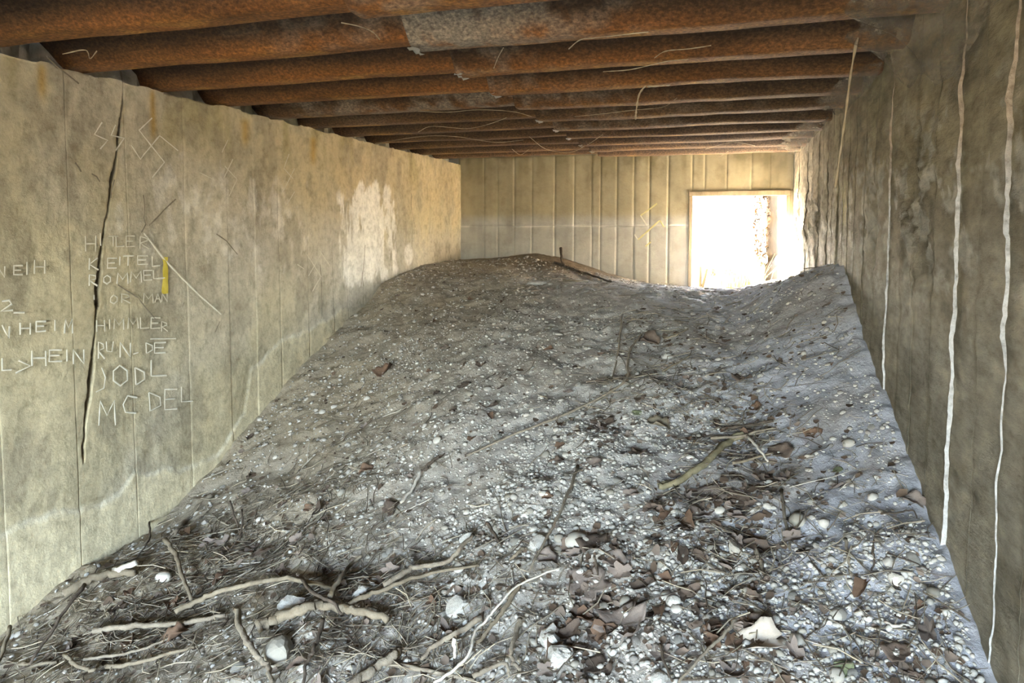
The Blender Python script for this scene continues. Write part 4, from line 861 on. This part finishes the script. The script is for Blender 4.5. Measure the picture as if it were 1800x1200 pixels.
# thin twigs, each its own
TW = []
for i in range(10):
    r = random.Random(700 + i); Lh = .5; Q = catmull([np.array([-Lh, 0, 0]), np.array([-.15, r.uniform(-.06, .06), r.uniform(0, .05)]), np.array([.2, r.uniform(-.08, .08), r.uniform(0, .06)]), np.array([Lh, r.uniform(-.12, .12), r.uniform(0, .08)])], 3)
    TW.append(mesh('twig', *tube(Q, [.02 * (1 - .4 * q / len(Q)) * r.uniform(.8, 1.1) for q in range(len(Q))], 6, i), (MTAN, MBARK, MDARK, MBARK, MBLEACH)[i % 5]))
TCOL = ('straw-coloured', 'grey', 'dark', 'grey', 'bleached')
P = [p for p in sample(straw_f, 1200, 1.6, 1.45, 5.2, .45) if in_view(*p)][:300]
for i, (x, y) in enumerate(P):
    k = RN.randint(10); Ln = RN.uniform(.06, .22) * (1.15 if y < 2.8 else .8); th = RN.uniform(.09, .20) / max(Ln / .14, .6)
    o = obj('twig', TW[k]); p = np.array([x, y, float(hz(x, y))]); a = RN.uniform(-.9, .9) + (0 if RN.rand() < .6 else 1.4)
    e = np.array([math.cos(a), math.sin(a)]) * Ln * .5; zs = [float(hz(x + e[0] * q, y + e[1] * q)) for q in (-1, -.5, 0, .5, 1)]
    hi = max(zs[1] - (zs[0] + (zs[4] - zs[0]) * .25), zs[2] - (zs[0] + zs[4]) / 2, 0)
    d3 = Vector((2 * e[0], 2 * e[1], zs[4] - zs[0])).normalized()
    o.location = (x, y, (zs[0] + zs[4]) / 2 + hi * .6 + .005); o.scale = (Ln, Ln * th / .1 * .5, Ln * th / .1 * .5)
    o.rotation_euler = d3.to_track_quat('X', 'Z').to_euler()
    tag(o, '%s %s twig %s' % ('long' if Ln > .15 else 'short', TCOL[k % 5], near(x, y)), 'twig', 'loose twigs on the mound')
LF = []
for i in range(8):
    V, Fc = leaf_mesh(1, .65, 820 + i, (0, 5, 0, 3)[i % 4], .8); LF.append(mesh('dry_leaf', V, Fc, (MLEAF, MLEAF2, MLEAF, MLEAF4)[i % 4]))
LCOL = ('dark brown', 'lilac-brown', 'dark brown', 'rusty brown')
P = [p for p in sample(leaf_f, 700, 1.4, 1.45, 6.2, .2) if in_view(*p)][:230]
for i, (x, y) in enumerate(P):
    k = RN.randint(8); s_ = RN.uniform(.014, .048) * (1 if y < 2.8 else .7)
    o = obj('dry_leaf', LF[k]); p = np.array([x, y, float(hz(x, y))]); o.location = p + nrm(x, y) * (.004 + s_ * .1); o.scale = (s_, s_, s_)
    o.rotation_euler = basis_rot(p, RN.uniform(0, 6.28), RN.uniform(-.5, .5))
    tag(o, '%s %s dry leaf %s' % ('larger' if s_ > .028 else 'small', LCOL[k % 4], near(x, y)), 'leaf', 'loose dry leaves on the mound')
# straw and crumbs nobody could count
r3 = 3; strV = []; 
for i in range(4):
    c = RN.uniform(-.25, .25); V = []
    for t in (-1, 0, 1):
        for k in range(3): f = 2.1 * k; V.append((t, c * (1 - t * t) + .035 * math.cos(f), .035 * math.sin(f) + .02))
    strV.append(np.array(V))
strF = [[[0, 1, 4, 3], [1, 2, 5, 4], [2, 0, 3, 5], [3, 4, 7, 6], [4, 5, 8, 7], [5, 3, 6, 8]]] * 4
P = sample(straw_f, 11000, 1.6); n = len(P); k = RN.uniform(0, 1, n)[:, None]
cst = np.where(k < .40, np.array([.13, .108, .082]), np.where(k < .86, np.array([.265, .232, .18]), np.array([.44, .385, .29]))) * RN.uniform(.7, 1.25, n)[:, None]
tag(obj('straw_litter', merge_instances('straw_litter', strV, strF, P, (np.exp(RN.normal(math.log(.022), .5, n)) * (1 + .15 * (P[:, 0] < -.9) * (P[:, 1] < 3))).clip(.008, .062), cst, MLIT, .25, (.9, 1.1), (.8, 1.3))), 'fine straw and twig bits strewn over the dirt mound', 'litter', kind='stuff')
crV = []; crF = []
for i in range(6):
    r = random.Random(60 + i); V = [(0, 0, .1)] + [(math.cos(q * 1.047) * r.uniform(.6, 1), math.sin(q * 1.047) * r.uniform(.4, .9), r.uniform(-.05, .5)) for q in range(6)]
    crV.append(np.array(V)); crF.append([[0, 1 + q, 1 + (q + 1) % 6] for q in range(6)])
P = sample(lambda x, y: leaf_f(x, y) + .25 * straw_f(x, y), 4200, 1.6); n = len(P); k = RN.uniform(0, 1, n)[:, None]
ccr = np.where(k < .6, np.array([.105, .075, .055]), np.array([.22, .175, .145])) * RN.uniform(.6, 1.3, n)[:, None]
tag(obj('leaf_litter', merge_instances('leaf_litter', crV, crF, P, np.exp(RN.normal(math.log(.010), .45, n)).clip(.004, .026), ccr, MLIT, .3, (.8, 1.2), (.6, 1.1))), 'crumbled brown leaf scraps strewn over the dirt mound', 'leaf litter', kind='stuff')
clV = [stone_verts(ICO1, 980 + i, .3) for i in range(6)]
P = sample(lambda x, y: .35 + .8 * sst(.45, .7, fbm(x * 3, y * 3, 9, 3)), 5500, 1.2); n = len(P)
ccl = np.array([.42, .395, .36])[None] * RN.uniform(.7, 1.1, n)[:, None]
tag(obj('dirt_clods', merge_instances('dirt_clods', clV, [ICO1[1]] * 6, P, np.exp(RN.normal(math.log(.007), .5, n)).clip(.003, .022), ccl, MGRAV, -.1)), 'crumbly grey dirt clods scattered over the mound', 'dirt', kind='stuff')

# ------------------------------------------------------------------ cobwebs under the steel and in the corner
def strand(name, pts, rad, label, group=None):
    SD[0] += 1
    Q = catmull(pts, 6); b = Q[0].copy(); n = len(Q); r = random.Random(SD[0])
    return tag(obj(name, mesh(name, *tube([q - b for q in Q], [rad * r.uniform(.5, 1.2) for _ in Q], 5, SD[0], .2), MWEB), None, b), label, 'cobweb', group)
def onz(u, v, z): r = ray(u, v); return r * z / r[2]
def ceil_pts(pp, z=.69): return [onz(u, v, z) for u, v in pp]
top = ony(1521, 12, 2.95); end = ony(1468, 330, 2.95)
strand('cobweb_strand', [top, top * .7 + end * .3 + np.array([-.012, 0, 0]), top * .4 + end * .6 + np.array([-.006, 0, 0]), end], .0052, 'long dusty cobweb strand hanging before the boarded wall')
strand('cobweb_strand', [ony(1137, 148, 3.5), ony(1124, 165, 3.5), ony(1119, 190, 3.5), ony(1117, 210, 3.5)], .0055, 'short thick dusty cobweb strand hanging from the middle ridges')
strand('cobweb_strand', [ony(1190, 144, 3.5), ony(1160, 150, 3.5), ony(1137, 150, 3.5)], .008, 'pale cobweb tuft joining the short hanging strand to the ridge')
webs = [([(1000, 86), (1020, 70), (1050, 66), (1140, 56)], 'cobweb thread looping along the second ridge from the front', .684),
 ([(1060, 126), (1110, 122), (1170, 108), (1210, 104)], 'pale cobweb thread sagging between two middle ridges', .684),
 ([(1010, 205), (1060, 200), (1110, 194), (1165, 188), (1190, 172)], 'cobweb thread curving up near the short hanging strand', .684),
 ([(600, 40), (630, 46), (655, 56), (668, 70)], 'cobweb thread with a knot on the front steel ridge', .684),
 ([(885, 84), (876, 100), (868, 120)], 'short dangling cobweb thread beside the grey steel lap', .684),
 ([(735, 196), (790, 197), (840, 193), (900, 196), (935, 205)], 'cobweb thread along the dark ridges near the lapped seam', .684),
 ([(735, 232), (760, 222), (820, 226), (860, 218), (890, 207)], 'sagging cobweb thread on the dark rear ridges', .684),
 ([(660, 252), (740, 240), (800, 240), (870, 250), (920, 246)], 'long low cobweb thread over the rear ridges', .684),
 ([(930, 240), (960, 262), (1000, 268), (1030, 256), (1060, 236)], 'cobweb loop hanging at the rear of the lapped seam', .684),
 ([(900, 262), (915, 272), (930, 262)], 'small cobweb loop above the far wall', .684),
 ([(1150, 102), (1170, 90), (1210, 86), (1250, 80)], 'faint cobweb thread on the rusty ridge right of the seam', .684),
 ([(1240, 262), (1290, 250), (1340, 258), (1385, 252)], 'cobweb thread strung above the doorway lintel', .684),
 ([(1180, 282), (1220, 290), (1250, 284), (1280, 266)], 'cobweb thread drooping onto the far wall above the door', .684),
 ([(110, 95), (150, 88), (158, 103), (170, 90)], 'cobweb tuft on the front steel near the concrete wall', .684)]
for pp, lb, z in webs: strand('cobweb_thread', ceil_pts(pp, z), .0022, lb, 'cobweb threads under the steel roof')
# dusty web sheet across the corner between steel and boarded wall
MSHEET = bpy.data.materials.new('web_sheet'); MSHEET.use_nodes = True
t_ = MSHEET.node_tree; pb = t_.nodes['Principled BSDF']; pb.inputs['Base Color'].default_value = (.20, .165, .115, 1); pb.inputs['Roughness'].default_value = 1
nz_ = t_.nodes.new('ShaderNodeTexNoise'); nz_.inputs['Scale'].default_value = 9; nz_.inputs['Detail'].default_value = 8; nz_.inputs['Roughness'].default_value = .7
cr_ = t_.nodes.new('ShaderNodeValToRGB'); cr_.color_ramp.elements[0].position = .36; cr_.color_ramp.elements[1].position = .62; cr_.color_ramp.elements[1].color = (.72, .72, .72, 1); cr_.color_ramp.elements[0].color = (.12, .12, .12, 1)
tc_ = t_.nodes.new('ShaderNodeTexCoord'); mp_ = t_.nodes.new('ShaderNodeMapping'); mp_.inputs['Scale'].default_value = (2.2, .7, 2.2); t_.links.new(tc_.outputs['Object'], mp_.inputs[0]); t_.links.new(mp_.outputs[0], nz_.inputs[0])
t_.links.new(nz_.outputs[0], cr_.inputs[0]); t_.links.new(cr_.outputs[0], pb.inputs['Alpha'])
def web_sheet(name, y0, y1, wx, wz, label, sd):
    nu, nv = 24, 14; V = []
    for i in range(nu):
        y = y0 + (y1 - y0) * i / (nu - 1); env = math.sin(math.pi * min(1, max(0, i / (nu - 1)))) ** .5 * (.75 + .5 * float(vn(np.array(y * 6.), np.array(sd * 1.), 97)))
        for j in range(nv):
            t = j / (nv - 1); sag = .25 * math.sin(math.pi * t)
            x = XR - .03 - wx * env * (1 - t) ; z = ZC - .012 - wz * env * t
            x += sag * wx * env * .5; z += sag * wz * env * .45
            V.append((x, y, z + (float(vn(np.array(y * 14.), np.array(t * 5.), 98 + sd)) - .5) * .015))
    tag(obj(name, mesh(name, V, grid_faces(nu, nv), MSHEET)), label, 'cobweb')
web_sheet('cobweb_sheet', 1.7, 3.15, .26, .24, 'dusty grey cobweb sheet filling the corner above the boarded wall', 1)
web_sheet('cobweb_sheet', 3.3, 4.6, .16, .07, 'dusty cobweb sheet in the ceiling corner beyond the hanging strand', 2)
web_sheet('cobweb_sheet', 4.8, 7.1, .20, .04, 'thin cobweb sheet along the ceiling corner near the doorway', 3)

# ------------------------------------------------------------------ outside the far doorway
def gz(x, y):
    i = int(np.clip(round((x + 9) / 18 * 59), 0, 59)); j = int(np.clip(round((y - YB) / 12 * 59), 0, 59)); return float(QZ[i, j])
def leafy(name, C, rad, n, size, colr, m, parent, sd):
    R = np.random.RandomState(sd); V = []; Fc = []; CC = []
    for k in range(n):
        d = R.normal(size=3); d /= np.linalg.norm(d); p = C + d * np.array(rad) * R.uniform(.55, 1) ** .5
        a = R.normal(size=3); a /= np.linalg.norm(a); b = np.cross(a, R.normal(size=3)); b /= np.linalg.norm(b); s_ = size * R.uniform(.6, 1.4)
        o_ = len(V); V += [p - a * s_, p + b * s_ * .45, p + a * s_, p - b * s_ * .45]; Fc.append([o_, o_ + 1, o_ + 2, o_ + 3]); CC += [np.array(colr) * R.uniform(.5, 1.4)] * 4
    o = obj(name, mesh(name, V, Fc, m, cols=np.array(CC)), parent); o['kind'] = 'stuff'; return o
def at_y(u, v, y): return ony(u, v, y)
Yo = 8.6
p0 = at_y(1354, 500, Yo); p1 = at_y(1351, 345, Yo); b = np.array([p0[0], Yo, gz(p0[0], Yo)])
Q = catmull([b - b, np.array([.01, .02, .5]), np.array([.0, .0, 1.1]), np.array([-.02, .05, 1.7]), np.array([.03, .1, 2.4])], 4)
trunk = obj('tree', mesh('tree', *tube(Q, [.075 - .001 * i for i in range(len(Q))], 10, 3), MTIMBER), None, b)
tag(trunk, 'ivy-covered tree trunk outside the far doorway', 'tree')
leafy('ivy', np.array([-.10, -.02, .80]), (.10, .09, .62), 900, .022, (1., .8, .5), MIVY, trunk, 4)
leafy('dead_foliage', np.array([-.02, .0, 1.15]), (.14, .1, .16), 380, .02, (.55, .4, .2), MIVY, trunk, 5)
def blades(name, cx, cy, rx, ry, n, h, cola, label, sd):
    R = np.random.RandomState(sd); V = []; Fc = []; CC = []
    for k in range(n):
        x = cx + R.normal() * rx; y = cy + abs(R.normal()) * ry; z = gz(x, y) - .02; hh = h * R.uniform(.4, 1.2); dx, dy = R.normal(size=2) * hh * .28; a = R.uniform(0, 6.28); wd = .005
        o_ = len(V)
        for t in (0, .5, 1): 
            wv = wd * (1 - .8 * t); V += [(x + dx * t * t - math.cos(a) * wv, y + dy * t * t - math.sin(a) * wv, z + hh * t), (x + dx * t * t + math.cos(a) * wv, y + dy * t * t + math.sin(a) * wv, z + hh * t)]
        Fc += [[o_, o_ + 1, o_ + 3, o_ + 2], [o_ + 2, o_ + 3, o_ + 5, o_ + 4]]; CC += [np.array(cola) * R.uniform(.6, 1.3)] * 6
    tag(obj(name, mesh(name, V, Fc, MGRASS, cols=np.array(CC))), label, 'grass', kind='stuff')
blades('dry_grass', .25, 8.25, .12, .3, 420, .36, (.42, .35, .12), 'dry yellow grass growing outside the far doorway', 6)
blades('dry_reeds', .02, 8.4, .10, .2, 60, .55, (.46, .38, .2), 'tall dry stalks outside the far doorway', 7)
def timber(name, a, b, r_, label, cat):
    SD[0] += 1
    Q = [np.zeros(3), (b - a) * .5, b - a]; tag(obj(name, mesh(name, *tube(Q, [r_, r_ * .95, r_ * .9], 8, SD[0]), MTIMBER), None, a), label, cat)
def post(u, v, y, r_, label, lean=0.):
    t = at_y(u, v, y); timber('wooden_post', np.array([t[0] + lean, y, gz(t[0], y) - .03]), t, r_, label, 'post')
rw = sbox('sun_blocker_wall', [(-2.0, -.62, 9.7, 9.95, -1.2, 2.6)], MCON)  # added wall out of view, keeps the sun off the tree
post(1231, 468, 8.0, .02, 'dark wooden post at the left edge of the far doorway')
post(1243, 472, 8.0, .016, 'slanting pale post beside the dark post outside the far doorway', -.06)
a = at_y(1250, 477, 8.7); b2 = at_y(1296, 480, 8.7); timber('fallen_log', a, b2, .05, 'brown fallen log lying outside the far doorway', 'log')
